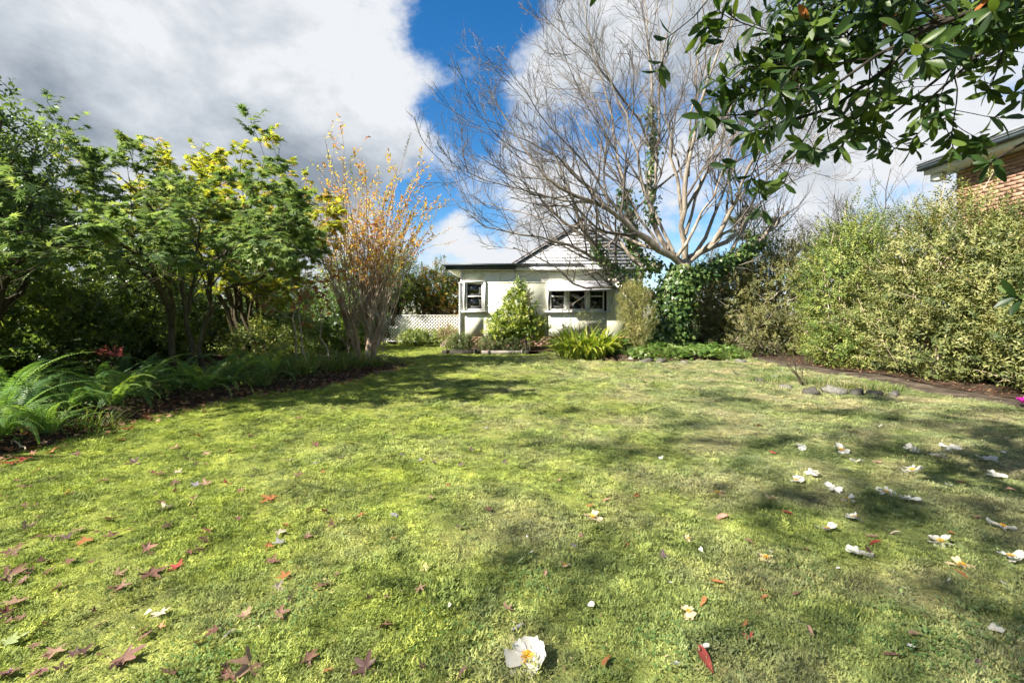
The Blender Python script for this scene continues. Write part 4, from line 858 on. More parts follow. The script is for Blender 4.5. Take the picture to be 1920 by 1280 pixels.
maple('maple_tree', 'layered green maple with several dark stems above the ferns', mb, [
  (np.array([mb + [-.22, 0, 0], *PL([(322, 615, 8.0), (297, 534, 7.7), (262, 480, 7.2), (190, 440, 6.5), (110, 420, 5.9)])]), .062, .012),
  (np.array(PL([(318, 600, 8.0), (290, 520, 8.2), (235, 430, 8.4), (150, 380, 8.4), (50, 345, 8.3)])), .035, .01),
  (np.array([mb + [.1, .05, 0], *PL([(353, 596, 8.2), (347, 543, 8.3), (325, 460, 8.3), (285, 390, 8.2), (235, 340, 8.1)])]), .052, .012),
  (np.array(PL([(352, 590, 8.2), (369, 502, 8.6), (372, 440, 8.9), (380, 390, 9.2), (370, 350, 9.3)])), .035, .01),
  (np.array([mb + [.3, 0, 0], *PL([(387, 590, 8.1), (398, 502, 7.8), (408, 450, 7.5), (440, 420, 7.2), (470, 400, 7.0)])]), .05, .012),
  (np.array(PL([(387, 592, 8.1), (437, 543, 8.1), (500, 515, 8.0), (530, 480, 7.9), (550, 450, 7.9)])), .035, .01),
  (np.array(PL([(322, 615, 8.0), (318, 530, 7.3), (270, 470, 6.6), (200, 455, 6.0), (130, 465, 5.5)])), .035, .01),
  (np.array(PL([(392, 560, 8.0), (405, 500, 7.2), (440, 455, 6.8), (490, 440, 6.6), (530, 450, 6.5)])), .03, .01),
  (np.array(PL([(300, 545, 7.8), (230, 490, 8.2), (150, 460, 8.3), (70, 440, 8.2), (-10, 430, 8.0)])), .032, .01),
], M_MAPLE, M_DBARK, 0.105, (9, 6, 5), 7, 300, zmin=2.1, lens=(.36, .6, .62))
yb = np.array([-6.6, 11.6, 0.1])
maple('maple_tree', 'tall yellow-green maple catching the sun behind the green maple', yb, [
  (np.array([yb, *PL([(430, 560, 11.5), (400, 450, 11.4), (360, 400, 11.2), (330, 345, 11.0)])]), .08, .012),
  (np.array([yb + [.1, 0, 0], *PL([(450, 560, 11.5), (430, 430, 11.6), (420, 380, 11.7), (400, 325, 11.8)])]), .08, .012),
  (np.array([yb + [.1, .1, 0], *PL([(465, 550, 11.6), (480, 430, 11.4), (500, 380, 11.2), (520, 350, 11.0)])]), .07, .012),
  (np.array([yb + [.15, .1, 0], *PL([(480, 560, 11.6), (520, 460, 11.8), (560, 430, 11.9), (590, 390, 12.0)])]), .06, .012),
  (np.array([yb + [-.1, 0, 0], *PL([(410, 560, 11.5), (340, 450, 11.6), (280, 410, 11.7), (240, 365, 11.8)])]), .07, .012),
  (np.array([yb + [0, -.1, 0], *PL([(440, 570, 11.3), (450, 480, 10.6), (460, 400, 10.2), (480, 380, 9.8)])]), .06, .012),
  (np.array([yb + [.2, -.1, 0], *PL([(470, 570, 11.3), (510, 500, 10.8), (540, 470, 10.4), (570, 440, 10.2)])]), .05, .012),
], M_MAPLEY, M_DBARK, 0.115, (10, 6, 4), 8, 0, 0.25, (0.32, 0.55, 0.6), 0.8)
rb = np.array([-4.75, 10.2, 0.15])
maple('maple_sapling', 'slender sapling with reddish and yellow leaves between maple and vase-shaped tree', rb, [
  (np.array([rb, *PL([(550, 620, 10.0), (548, 540, 10.0), (545, 470, 10.0)])]), .022, .006),
  (np.array([rb + [.22, 0, 0], *PL([(563, 620, 10.2), (566, 540, 10.2), (580, 480, 10.2)])]), .02, .006),
  (np.array([rb + [.5, .6, 0], *PL([(600, 600, 10.8), (610, 560, 10.8), (630, 530, 10.8)])]), .016, .005),
], M_MAPLER, M_CANE, 0.10, (7, 3, 2), 3, 0, 0.3, (0.34, 0.5, 0.5), 0.6)

# evergreens on the far side of the bed and the dark hedge behind
broad_tree('evergreen_tree', 'dark glossy evergreen tree at the very edge beside the green maple', (-8.0, 6.4, 0.1), [((-7.6, 6.3, 3.0), (1.1, 1.3, 1.3)), ((-7.9, 6.5, 4.1), (1.0, 1.0, 0.95)), ((-8.6, 7.4, 3.2), (1.3, 1.3, 1.5)), ((-7.5, 5.6, 2.2), (.8, .8, .7))], 1000, 0.34, 10, OVATE, 0.115, M_DKGRN, M_DBARK, 8, 0.10)
for i, (x, y, h, lab) in enumerate(((-9.4, 5.5, 1.35, 'shadowy dark hedge shrub at the edge behind the ferns'), (-9.6, 8.4, 1.5, 'shadowy dark hedge shrub seen between the maple stems'), (-9.2, 11.2, 1.5, 'shadowy dark hedge shrub behind the yellow maple'), (-8.2, 14.2, 1.35, 'shadowy dark hedge shrub behind the vase-shaped tree'), (-8.6, 17.6, 1.7, 'dark shrub far back between the vase-shaped tree and lattice'), (-6.4, 17.4, 1.25, 'dark rounded shrub directly behind the tan canes'), (-11.8, 9.5, 2.3, 'tall dark evergreen mass beyond the hedge behind the maples'), (-11.6, 14.5, 2.3, 'tall dark evergreen mass beyond the yellow maple'))):
    shrub('dark_hedge_shrub', lab, 'shrub', (x, y, 0), [((x, y, h * 0.95), (1.2, 1.9, h)), ((x + .3, y + 1.0, h * .7), (1.0, 1.2, h * .75))], 1050, 0.36, 10, OVATE, 0.14, M_DKGRN, M_DBARK, 0.3, 0.8, 0.6, 16, (0.05, 0.01))
shrub('undergrowth_shrub', 'mid-green leafy shrub under the yellow maple', 'shrub', (-5.9, 10.1, .1), [((-5.7, 10.2, .7), (.8, .7, .7)), ((-5.2, 11.0, .6), (.8, .8, .6))], 420, 0.3, 9, OVATE, 0.09, M_HEDGE2, M_DBARK, 0.5, 0.7, 0.5, 10)
M_AZ = leafmat('pink_blossom', [(0.5, 0.12, 0.15), (0.62, 0.2, 0.22)], 0.3, 0.6, 0.2)
shrub('azalea', 'small pink flowering shrub glimpsed under the maple', 'shrub', (-7.6, 8.6, .1), [((-7.6, 8.6, 0.7), (.2, .2, .12))], 18, 0.15, 8, ROUND, 0.06, M_AZ, M_DBARK, 0.5, 0.7, 0.3, 6, nin=0)
# tree added outside the frame, its clumped crown shaped to dapple the near lawn
M_BIG = leafmat('added_shade_tree_leaf', [(0.03, 0.06, 0.015), (0.06, 0.1, 0.02), (0.1, 0.14, 0.03)], 0.3, 0.45)
ge = []
while len(ge) < 50:
    q = np.array([rng.uniform(-5.6, -.2), rng.uniform(-2.2, 4.0), rng.uniform(4.8, 7.4)])
    if q[2] > 3.3 + .69 * max(q[1], 0) and not any(np.linalg.norm((q - c)[:2]) < .55 for c, r in ge): ge.append((q, np.array([rng.uniform(.35, .62), rng.uniform(.3, .55), .3])))
broad_tree('added_shade_tree', 'unseen leafy tree added to dapple the near lawn', (-5.6, -3.4, 0), ge, 950, 0.36, 9, OVATE, 0.12, M_BIG, M_DBARK, 2, 0.1, rmin=0.2, nin=0, thin=True)

# ------------------------------------------------------------------ vase-shaped crape myrtle
cb = np.array([-4.0, 12.4, 0.1])
crape = thing('crape_myrtle', 'vase-shaped tree of many tan canes with orange autumn leaves', 'tree', cb)
tr5 = []
for dx, dy, h, r in ((-.22, 0, 1.1, .05), (.12, -.1, 1.2, .055), (.32, .05, 1.1, .048), (-.02, .15, 1.0, .045), (.2, .2, 1.2, .045), (-.36, .15, .9, .04)):
    tr5.append((resample(np.array([cb + [dx * .6, dy, 0], cb + [dx, dy, h * .5], cb + [dx * 1.5, dy * 1.4, h]]), 10, 0.012), np.linspace(r * 1.25, r * 0.8, 10)))
part('trunk', [tubes(np.array([a for a, b in tr5]), np.array([b for a, b in tr5]), 9)], M_CRAPE, crape, True)
NC = 120; k = rng.integers(0, 6, NC); tops = np.array([a for a, b in tr5])[k, -1] - [0, 0, 0.05] - np.stack([np.zeros(NC), np.zeros(NC), rng.uniform(0, 0.8, NC)], -1) * (rng.uniform(0, 1, NC) < .5)[:, None]
ang = np.clip(rng.normal(0, 0.47, NC), -.62, .5); el2 = rng.normal(0, 0.26, NC); Lc = rng.uniform(1.4, 4.9, NC) * (1 - 0.25 * np.abs(ang))
tg = tops + np.stack([np.tan(ang) * Lc * .8, np.tan(el2) * Lc * .8, Lc], -1)
cs, crr = stems_to(tops, tg, 0.017, 0.005, 10, 0.06, 0.035)
c1, cr1 = grow(cs, crr, 6, 0.15, 0.98, 0.55, 0.22, 0.08, 0.1, 6, 0.6, 0.4, None, 1, 0.2, 0.0035)
nt = 260; kk = rng.integers(0, NC, nt)
part('canes', [tubes(cs, crr, 5), tubes(c1, cr1, 4)], M_CANE, crape, True)
M_CRL = leafmat('orange_autumn_leaf', [(0.26, 0.26, 0.06), (0.46, 0.37, 0.07), (0.52, 0.34, 0.07), (0.48, 0.23, 0.06), (0.36, 0.14, 0.06)], 0.45, 0.5, 0.3, nscale=0.9)
tw = np.concatenate([c1, cs[:, [2, 4, 6, 7, 8, 9]]]); Nn = len(tw); pos, f, rn = [], [], []
for j in range(18):
    s_ = rng.uniform(0.2, 1, Nn) * 4.999; i = s_.astype(int); fr = (s_ - i)[:, None]; a_ = np.arange(Nn)
    p = tw[a_, i] * (1 - fr) + tw[a_, i + 1] * fr; d = norm(tw[a_, i + 1] - tw[a_, i]); pr_ = np.clip((p[:, 2] - 2.0) / 1.3, 0, 1) * 0.8
    ok = rng.uniform(0, 1, Nn) < pr_; pos.append(p[ok]); f.append(norm(d[ok] * .5 + rng.normal(0, .7, (ok.sum(), 3))))
pos, f = np.concatenate(pos), np.concatenate(f)
gshoots = []
for (px, py, d_) in ((770, 250, 12.2), (640, 360, 12.2), (590, 355, 12.0), (655, 300, 12.6)):
    e1 = P(px, py, d_); e0 = e1 + np.array([-0.22 if px > 700 else .15, 0, -0.75]); gshoots.append(np.stack([e0, e0 * .5 + e1 * .5, e1]))
gshoots = np.array(gshoots)
part('crown', [leaves(OVATE, pos, f, rng.normal(0, .5, pos.shape) + [0, 0, 1], rng.uniform(.07, .12, len(pos)))], M_CRL, crape)
M_GSH = leafmat('green_shoot_leaf', [(0.05, 0.09, 0.02), (0.09, 0.13, 0.03)], 0.35, 0.45)
gp = [shoots(gshoots[i:i + 1, 1], (gshoots[i:i + 1, 2] - gshoots[i:i + 1, 0]), np.array([0.8]), 34, OVATE, 0.075) for i in range(4)]
part('green_shoot', gp, M_GSH, crape)
part('cane', [tubes(gshoots, np.full((4, 3), 0.006), 4), tubes(stems_to(tops[:4], gshoots[:, 0], .012, .006)[0], np.full((4, 7), .008), 5)], M_CANE, crape, True)
for (px, py) in ((812, 447), (843, 455), (838, 432)):  # long arching sprays reaching towards the roof
    e1 = P(px, py, 12.0); e0 = P(770, 480, 12.2)
    part('arching_spray', [tubes(stems_to(e0, np.array([e1]), .006, .003, 6, .1, .01)[0], np.full((1, 6), .005), 4), shoots(np.array([e1]), np.array([e1 - e0]), np.array([.45]), 16, OVATE, .06)], M_CRL, crape)

# ------------------------------------------------------------------ ferns: every frond a part
M_FERN = leafmat('fern_green', [(0.065, 0.14, 0.04), (0.10, 0.2, 0.055), (0.15, 0.26, 0.07), (0.26, 0.36, 0.08)], 0.4, 0.5, 0.3, obj=True)
def frond(droop, rise, np_, wid, sag):
    V, Fq = [], []; n = np_; y = z = 0.0; ang = rise; pts = []
    for i in range(n + 1):
        pts.append((y, z, ang)); y += math.cos(ang) / n; z += math.sin(ang) / n; ang -= droop / n
    for i in range(2, n):
        y, z, a = pts[i]; t = i / n; w = wid * (min(t * 5, 1) ** .7) * (1 - max(t - .45, 0) / .55 * .9) * (1 + .12 * math.sin(i * 2.3)); h = 0.0085
        for s in (-1, 1):
            b = len(V); ca, sa = math.cos(a), math.sin(a); tip = .012
            V += [[0, y - ca * h * .6, z - sa * h * .6], [s * w * .55, y - ca * h * .8 + ca * tip * .5, z - sa * h - sag * w * .3], [s * w, y + ca * tip, z + sa * tip - sag * w], [s * w * .55, y + ca * h * 1.2, z + sa * h - sag * w * .3], [0, y + ca * h * .6, z + sa * h * .6]]
            Fq += [[b, b + 1, b + 3, b + 4]] if s > 0 else [[b, b + 4, b + 3, b + 1]]; Fq += [[b + 1, b + 2, b + 3, b + 3]]
    q = np.array([x for x in Fq if len(set(x)) == 4]); tr_ = np.array([x[:3] for x in Fq if len(set(x)) == 3])
    mid = np.array([[0, p[0], p[1]] for p in pts])[None, ::6]; r = np.linspace(.006, .002, mid.shape[1])[None]
    return [(np.array(V), q), (np.array(V), tr_), tubes(mid, r, 3)]
FM = [npmesh('frond', frond(*a), M_FERN) for a in ((1.9, 1.2, 40, .085, .3), (2.4, 1.1, 40, .08, .3), (1.6, 1.3, 42, .085, .2), (2.6, .9, 38, .08, .35), (1.3, .8, 40, .09, .15))]
fern_at = [(-5.6, 4.5, 1.0, 'at the very edge of the frame by the dry stick'), (-6.1, 5.4, 1.15, 'behind the leaf litter at the frame edge'), (-5.75, 5.9, 1.0, 'nearest the pile of brown leaves'), (-6.9, 6.3, 1.2, 'under the dark evergreen'), (-5.55, 6.7, 1.0, 'in front of the maple stems'), (-6.3, 7.2, 1.1, 'against the curved maple stem'),
           (-5.1, 7.5, .95, 'overhanging the mossy lawn edge'), (-5.35, 8.5, 1.05, 'just past the maple stems'), (-4.7, 8.9, .9, 'beside the grassy tufts'), (-5.3, 9.6, 1.0, 'under the reddening sapling'), (-7.4, 4.9, 1.2, 'deep in the shade under the evergreen'), (-4.45, 9.9, .85, 'between grassy tufts and sapling'), (-6.5, 4.3, 1.25, 'tallest at the frame edge'), (-5.3, 5.2, .8, 'small and low over the leaf litter'), (-5.9, 8.0, 1.0, 'at the foot of the maple'), (-5.5, 4.9, .95, 'arching over the dry stick'), (-5.45, 6.2, .9, 'low at the lawn edge below the evergreen'), (-6.5, 5.9, 1.2, 'in the second row behind the litter'), (-5.95, 6.6, 1.1, 'in the second row before the maple'), (-5.0, 8.05, .9, 'low where the bed bends'), (-5.65, 7.5, 1.0, 'between maple stems and lawn'), (-4.95, 9.3, .9, 'behind the first grassy tufts'), (-7.0, 5.4, 1.25, 'tall in the shade behind its neighbours')]
for fx_, fy_, fs_, where in fern_at:
    z0 = float(bed_z(np.array(fx_), np.array(fy_))); fern = thing('fern', 'green fishbone fern ' + where, 'fern', (fx_, fy_, z0), 'ferns along the shaded bed')
    for i in range(20):
        az = i * 2.4 + rng.normal(0, .3); f = np.array([math.cos(az), math.sin(az), rng.uniform(0, .25)]); R3 = orient(f[None], np.array([[0, 0, 1.0]]) + rng.normal(0, .15, (1, 3)))[0]
        place('frond', FM[rng.integers(0, 5)], fern, (fx_ + .05 * f[0], fy_ + .05 * f[1], z0), R3, fs_ * rng.uniform(.65, 1.1))

# strappy grass tufts
def tuft_blades(base, n, rad, h, w=0.006, seg=5, droop=1.6, els=(.9, 1.5)):
    a = rng.uniform(0, 6.28, n); r = rad * np.sqrt(rng.uniform(0, 1, n)); p = np.stack([base[0] + np.cos(a) * r, base[1] + np.sin(a) * r, np.full(n, base[2])], -1)
    az = a + rng.normal(0, .8, n); el = rng.uniform(els[0], els[1], n); hh_ = h * rng.uniform(.5, 1.15, n); dr = droop * rng.uniform(.3, 1.2, n)
    s = np.stack([-np.sin(az), np.cos(az), np.zeros(n)], -1); V = np.empty((n, seg + 1, 2, 3)); c = p.copy()
    for j in range(seg + 1):
        ww = w * (1 - .9 * (j / seg) ** 1.5); V[:, j, 0] = c - s * ww; V[:, j, 1] = c + s * ww
        d = np.stack([np.cos(az) * np.cos(el), np.sin(az) * np.cos(el), np.sin(el)], -1); c = c + d * (hh_ / seg)[:, None]; el = el - dr / seg
    idx = np.arange(n * (seg + 1) * 2).reshape(n, seg + 1, 2); Fq = np.stack([idx[:, :-1, 0], idx[:, :-1, 1], idx[:, 1:, 1], idx[:, 1:, 0]], -1).reshape(-1, 4)
    return V.reshape(-1, 3), Fq, 0, np.repeat(rng.uniform(0, 1, n), (seg + 1) * 2)
M_STRAPG = leafmat('strappy_grass', [(0.05, 0.09, 0.025), (0.09, 0.15, 0.035), (0.15, 0.2, 0.05), (0.24, 0.24, 0.1)], 0.35, 0.5)
for i, (x, y, n, h, lab) in enumerate([(-4.3, 9.3, 260, .5, 'beside the reddening sapling'), (-4.0, 10.2, 260, .5, 'midway along the bed edge'), (-3.85, 11.0, 300, .55, 'in front of the orange-leaved tree'), (-4.4, 11.4, 260, .6, 'behind its neighbour at the orange-leaved tree'), (-3.55, 11.7, 220, .4, 'at the foot of the orange-leaved tree'), (-4.6, 8.2, 200, .4, 'spilling onto the moss past the ferns'),
                                       (-5.15, 5.6, 120, .35, 'at the litter-strewn lawn edge'), (-4.9, 10.6, 260, .6, 'around the sapling stem'), (-4.7, 20.0, 160, .4, 'bright yellow-green in front of the lattice'), (-3.3, 12.6, 160, .3, 'at the tip of the bed by the lawn'),
                                       (3.7, 14.0, 160, .35, 'between the strap-leaf clump and the rocks'), (4.5, 13.7, 140, .35, 'above the pale rocks under the ivy'), (7.1, 14.2, 180, .4, 'at the path end of the ivy mound'), (6.3, 13.7, 120, .3, 'along the ivy mound front edge')]):
    z0 = float((bed_z if x < 0 and y < 15 else mound_z)(np.array(x), np.array(y)))
    t = thing('grass_tuft', 'strappy green grass tuft ' + lab, 'grass tuft', (x, y, z0), 'strappy grass tufts')
    part('blades', [tuft_blades((x, y, z0), n, .28, h)], M_STRAPG, t)
# herbs, litter and low leaves in the shaded bed
n = 4200; y = rng.uniform(3.5, 13, n); x = bed_edge(y) - np.abs(rng.normal(0, .9, n)) - .12; p = np.stack([x, y, bed_z(x, y) + rng.uniform(.02, .28, n)], -1)
o = link('ground_cover', npmesh('ground_cover', [leaves(OVATE, p, norm(rng.normal(0, 1, (n, 3)) * [1, 1, .4]), np.array([0, 0, 1.0]) + rng.normal(0, .4, (n, 3)), rng.uniform(.03, .09, n))], M_FEATH)); tag(o, kind='stuff')
M_LITTER = leafmat('dry_leaf_litter', [(0.06, 0.035, 0.02), (0.13, 0.07, 0.04), (0.22, 0.11, 0.06), (0.3, 0.2, 0.12), (0.2, 0.06, 0.03)], 0.15, 0.7, 0.2)
n = 1500; y = rng.uniform(3.5, 13.5, n); x = bed_edge(y) + rng.normal(-.12, .22, n); p = np.stack([x, y, np.maximum(bed_z(x, y), gz(x, y)) + rng.uniform(.005, .04, n)], -1)
o = link('leaf_litter', npmesh('leaf_litter', [leaves(STAR5, p, norm(rng.normal(0, 1, (n, 3)) * [1, 1, .25]), np.array([0, 0, 1.0]) + rng.normal(0, .35, (n, 3)), rng.uniform(.03, .075, n))], M_LITTER)); tag(o, kind='stuff')
n = 700; y = rng.uniform(5, 14, n); x = 8.5 + rng.normal(0, .35, n); p = np.stack([x, y, gz(x, y) + .06], -1)
o = link('path_litter', npmesh('path_litter', [leaves(OVATE, p, norm(rng.normal(0, 1, (n, 3)) * [1, 1, .2]), np.array([0, 0, 1.0]) + rng.normal(0, .3, (n, 3)), rng.uniform(.03, .07, n))], M_LITTER)); tag(o, kind='stuff')

# ------------------------------------------------------------------ overhanging broad-leaved tree (leaves are parts)
GC = [(0.016, 0.038, 0.01), (0.026, 0.056, 0.013), (0.045, 0.085, 0.018), (0.085, 0.13, 0.024)]
M_GORD = leafmat('leathery_leaf', GC, 0.4, 0.42, 0.35, obj=True); M_GORDS = leafmat('leathery_leaf_mass', GC, 0.4, 0.42, 0.35)
M_GORDR = leafmat('red_old_leaf', [(0.3, 0.08, 0.02), (0.42, 0.16, 0.05)], 0.4, 0.45)
go = thing('overhanging_tree', 'broad-leaved evergreen tree whose leathery branches overhang the lawn', 'tree', (4.6, 0.6, 0))
def wgord(t): return 0.155 * math.sin(min((t * .93 + .04), 1) ** 1.35 * math.pi) ** .75 + .012
GM = [npmesh('leaf', [strip_leaf(wgord, 6, fo, cu)], M_GORD, True) for fo, cu in ((.25, .12), (.4, .22), (.15, .05))]
GMR = npmesh('leaf', [strip_leaf(wgord, 6, .3, .2)], M_GORDR, True); GT = strip_leaf(wgord, 3, .3, .15)
crotch = np.array([4.4, 1.0, 2.5])
gl = [[crotch, P(2250, -80, 2.6), P(2000, -30, 2.55), P(1886, 0, 2.5), P(1726, 84, 2.4), P(1661, 135, 2.35), P(1591, 205, 2.3), P(1500, 240, 2.25), P(1440, 262, 2.2)],
      [P(1726, 84, 2.4), P(1670, 53, 2.3), P(1619, 56, 2.2), P(1560, 93, 2.1), P(1500, 110, 2.05)],
      [crotch, P(2250, -40, 2.9), P(2050, 0, 2.8), P(1920, 50, 2.75), P(1816, 120, 2.7), P(1717, 200, 2.65), P(1650, 250, 2.6)],
      [crotch, P(2300, 0, 2.4), P(2100, 30, 2.35), P(1920, 70, 2.3), P(1810, 140, 2.2), P(1730, 220, 2.15)],
      [crotch, P(2300, -250, 2.4), P(2000, -170, 2.4), P(1600, -60, 2.3), P(1350, -20, 2.2), P(1180, -12, 2.1)],
      [crotch, P(2100, -60, 3.3), P(1950, -30, 3.3), P(1750, 30, 3.2), P(1550, 100, 3.1), P(1440, 180, 3.0)],
      [crotch, P(2200, -30, 2.2), P(1950, 20, 2.1), P(1780, 60, 2.0), P(1640, 130, 1.95), P(1560, 190, 1.9)],
      [crotch, P(2200, -60, 2.4), P(1950, -40, 2.35), P(1720, 30, 2.25), P(1570, 120, 2.15), P(1480, 190, 2.1), P(1415, 240, 2.05)],
      [crotch, P(2200, -160, 2.8), P(1900, -70, 2.7), P(1700, -10, 2.6), P(1560, 30, 2.5), P(1490, 60, 2.4)],
      [crotch, P(2150, 250, 2.2), P(1990, 262, 2.15), P(1910, 300, 2.1), P(1855, 330, 2.05)],
      [crotch + [0, .2, -.5], P(2150, 560, 2.2), P(1990, 590, 2.1), P(1905, 580, 2.05)],
      [crotch, (3.0, -.6, 3.6), (1.2, -1.4, 3.9), (-.6, -1.8, 4.1)], [crotch, (4.2, -.8, 4.0), (3.2, -2.2, 4.6), (2.4, -3.2, 4.8)], [crotch, (5.0, 1.6, 4.2), (5.4, 2.2, 5.2)], [crotch, (3.6, .6, 3.9), (2.4, .3, 4.4), (1.0, .0, 4.6)]]
gr0 = [.06, .022, .05, .04, .05, .045, .04, .04, .045, .022, .02, .06, .06, .06, .05]
for q in gl[:11]:
    for i_ in range(len(q)):
        if q[i_] is not crotch and not (i_ == 0): c0 = np.array([0, 0, CAMH]); q[i_] = c0 + (np.asarray(q[i_]) - c0) * 1.22 + np.array([0, 0, .07])
gl[1][0] = gl[0][4]
Lg = np.array([resample(np.array(q), 14, .012) for q in gl]); Rg = np.array([np.linspace(a, .006, 14) for a in gr0])
wood = [tubes(Lg, Rg, 7), tubes([resample(np.array([(4.6, .6, 0), (4.62, .65, 1.2), (4.5, .9, 2.2), tuple(crotch)]), 8)], [[.2, .16, .15, .14, .14, .13, .12, .1]], 10)]
nv = 10
def gtw(sel, nch1, nch2, l1, l2):
    a, ra = grow(Lg[sel], Rg[sel], nch1, .38, 1, .75, None, .0, .12, 6, .5, .5, l1, .7, .15, .0035); b, rb_ = grow(a, ra, nch2, .3, 1, .8, None, .02, .12, 4, .7, .7, l2, .8, .1, .0025)
    wood.extend([tubes(a, ra, 5), tubes(b, rb_, 4)]); return a, b
a1, b1_ = gtw(np.arange(0, 9), 17, 3, .46, .24); a2, b2_ = gtw(np.arange(9, 11), 1, 1, .12, .08); a3, b3_ = gtw(np.arange(11, 15), 8, 4, .9, .5)
part('trunk', wood, surfmat('dark_twig_bark', [(0.012, 0.01, 0.008), (0.03, 0.024, 0.018), (0.05, 0.04, 0.03)], 8, .9, .4), go, True)
def whorls(tips, dirs, k, smin=.085, smax=.135, drop=0):
    N = len(tips); pp, ff, uu, ss = [], [], [], []; d = norm(dirs); rv = norm(np.cross(d, [.2, .3, .9])); rw = np.cross(d, rv); a0 = rng.uniform(0, 6.28, N)
    for j in range(k):
        a = a0 + j * 2.4 + rng.normal(0, .25, N); perp = np.cos(a)[:, None] * rv + np.sin(a)[:, None] * rw; ok = rng.uniform(0, 1, N) > drop
        f = norm(d * rng.uniform(.2, 1.0, N)[:, None] + perp * .9 + np.array([0, 0, -.12])); pp.append((tips - d * (.012 * j))[ok]); ff.append(f[ok]); uu.append((d + np.array([0, 0, .6]) + rng.normal(0, .25, (N, 3)))[ok]); ss.append(rng.uniform(smin, smax, N)[ok])
    return [np.concatenate(q) for q in (pp, ff, uu, ss)]
def tips_of(*arrs): return np.concatenate([q[:, -1] for q in arrs]), np.concatenate([q[:, -1] - q[:, -2] for q in arrs])
t1, d1 = tips_of(a1, b1_, Lg[:9, -3:], a2, Lg[9:11, -3:]); gp_, gf_, gu_, gs_ = whorls(t1, d1, 7, .085, .135, drop=.08)
t3, d3 = tips_of(a3, b3_); sp_, sf_, su_, ss_ = whorls(t3, d3, 7, .1, .15)
px_ = 960 + gp_[:, 0] / gp_[:, 1] * F_PX; py_ = HOR - (gp_[:, 2] - CAMH) / gp_[:, 1] * F_PX
vis = (px_ > 1000) & (px_ < 1960) & (py_ > -40) & (py_ < 700); sc = np.where(vis, gp_[:, 1], 99); order = np.argsort(sc)
near, rest = order[:300], order[300:]
R3 = orient(gf_[near], gu_[near])
for q, i in enumerate(near): place('leaf', GMR if rng.uniform() < .008 else GM[q % 3], go, gp_[i], R3[q], gs_[i])
o = part('crown', [leaves(GT, np.concatenate([gp_[rest], sp_]), np.concatenate([gf_[rest], sf_]), np.concatenate([gu_[rest], su_]), np.concatenate([gs_[rest], ss_]))], M_GORDS, go, True); o['kind'] = 'stuff'

# ------------------------------------------------------------------ rocks, edging, sticks, sapling
M_ROCK = surfmat('lichen_rock', [(0.03, 0.028, 0.024), (0.10, 0.095, 0.08), (0.40, 0.38, 0.33)], 5, 0.95, 0.7, 8, 0.1, objc=True)
def rock_mesh(seed):
    r_ = np.random.default_rng(seed); nu, nv_ = 12, 8; V = []
    ph = r_.uniform(0, 6.28, 6)
    for i in range(nv_ + 1):
        th = math.pi * i / nv_
        for j in range(nu):
            a = 2 * math.pi * j / nu; d = np.array([math.sin(th) * math.cos(a), math.sin(th) * math.sin(a), math.cos(th)])
            s = 1 + r_.normal(0, .06) + .25 * math.sin(3 * d[0] + ph[0]) * math.sin(4 * d[1] + ph[1]) + .16 * math.sin(6 * d[2] + ph[2] + 3 * d[0]) + .09 * math.sin(9 * d[1] + ph[3] + 5 * d[2])
            V.append(np.sign(d) * np.abs(d) ** .9 * s)
    Fq = [[i * nu + j, (i + 1) * nu + j, (i + 1) * nu + (j + 1) % nu, i * nu + (j + 1) % nu] for i in range(nv_) for j in range(nu)]
    return npmesh('rock', [(np.array(V), np.array(Fq))], M_ROCK)
RM = [rock_mesh(s) for s in range(5)]
rocks = [(1424, 713, .17, .08, 'flat weathered rock nearest the lawn tip of the rocky bed'), (1452, 709, .14, .07, 'small grey rock behind the flat weathered rock'), (1474, 727, .17, .10, 'pale lichen rock standing alone at the bed front'), (1520, 735, .22, .15, 'large dark mottled rock in the middle of the rocky bed'), (1566, 733, .26, .16, 'largest mottled grey rock of the bed edge'), (1606, 735, .2, .14, 'rounded grey rock beside the largest mottled rock'),
         (1640, 736, .16, .1, 'small mossy rock among the grass at the bed edge'), (1678, 738, .16, .13, 'dark end rock of the bed beside the path'), (1180, 676, .22, .14, 'sloping tan rock under the juniper'), (1212, 679, .24, .14, 'rounded tan rock beside the sloping tan rock'), (1240, 681, .26, .16, 'broad tan rock below the ivy mound'), (1160, 674, .18, .1, 'low rock between strap-leaf clump and juniper'), (1283, 684, .2, .1, 'half-buried rock under the ivy front'), (1392, 681, .3, .08, 'flat edging rock at the path end of the ivy mound')]
for i, (px, py, s, h, lab) in enumerate(rocks):
    x, y = G(px, py); o = link('rock', RM[i % 5], None, (x, y, gz(x, y) + h * .08)); o.scale = (s * .7 * rng.uniform(.7, 1.2), s * .5 * rng.uniform(.7, 1.2), h * .7); o.rotation_euler = (rng.normal(0, .15), rng.normal(0, .15), rng.uniform(0, 6)); tag(o, lab, 'rock', 'rocks edging the beds')
bx_, by_ = 6.0, 9.3
t = thing('bare_sapling', 'thin leafless sapling rising from the rocky bed', 'sapling', (*G(1503, 722), 0))
sp_b = np.array([*G(1503, 722), 0.0]); tg = np.array([sp_b + v for v in ([-.45, .1, .75], [-.2, 0, .55], [.1, .1, .5], [-.55, .2, .9])]); s1, sr1 = stems_to(sp_b, tg, .014, .005, 7, .05, .02); s2, sr2 = grow(s1, sr1, 5, .3, 1, .7, .35, .05, .1, 4, .6, .5, None, 1, .2, .003)
part('stem', [tubes(s1, sr1, 5), tubes(s2, sr2, 3)], M_DBARK, t, True)
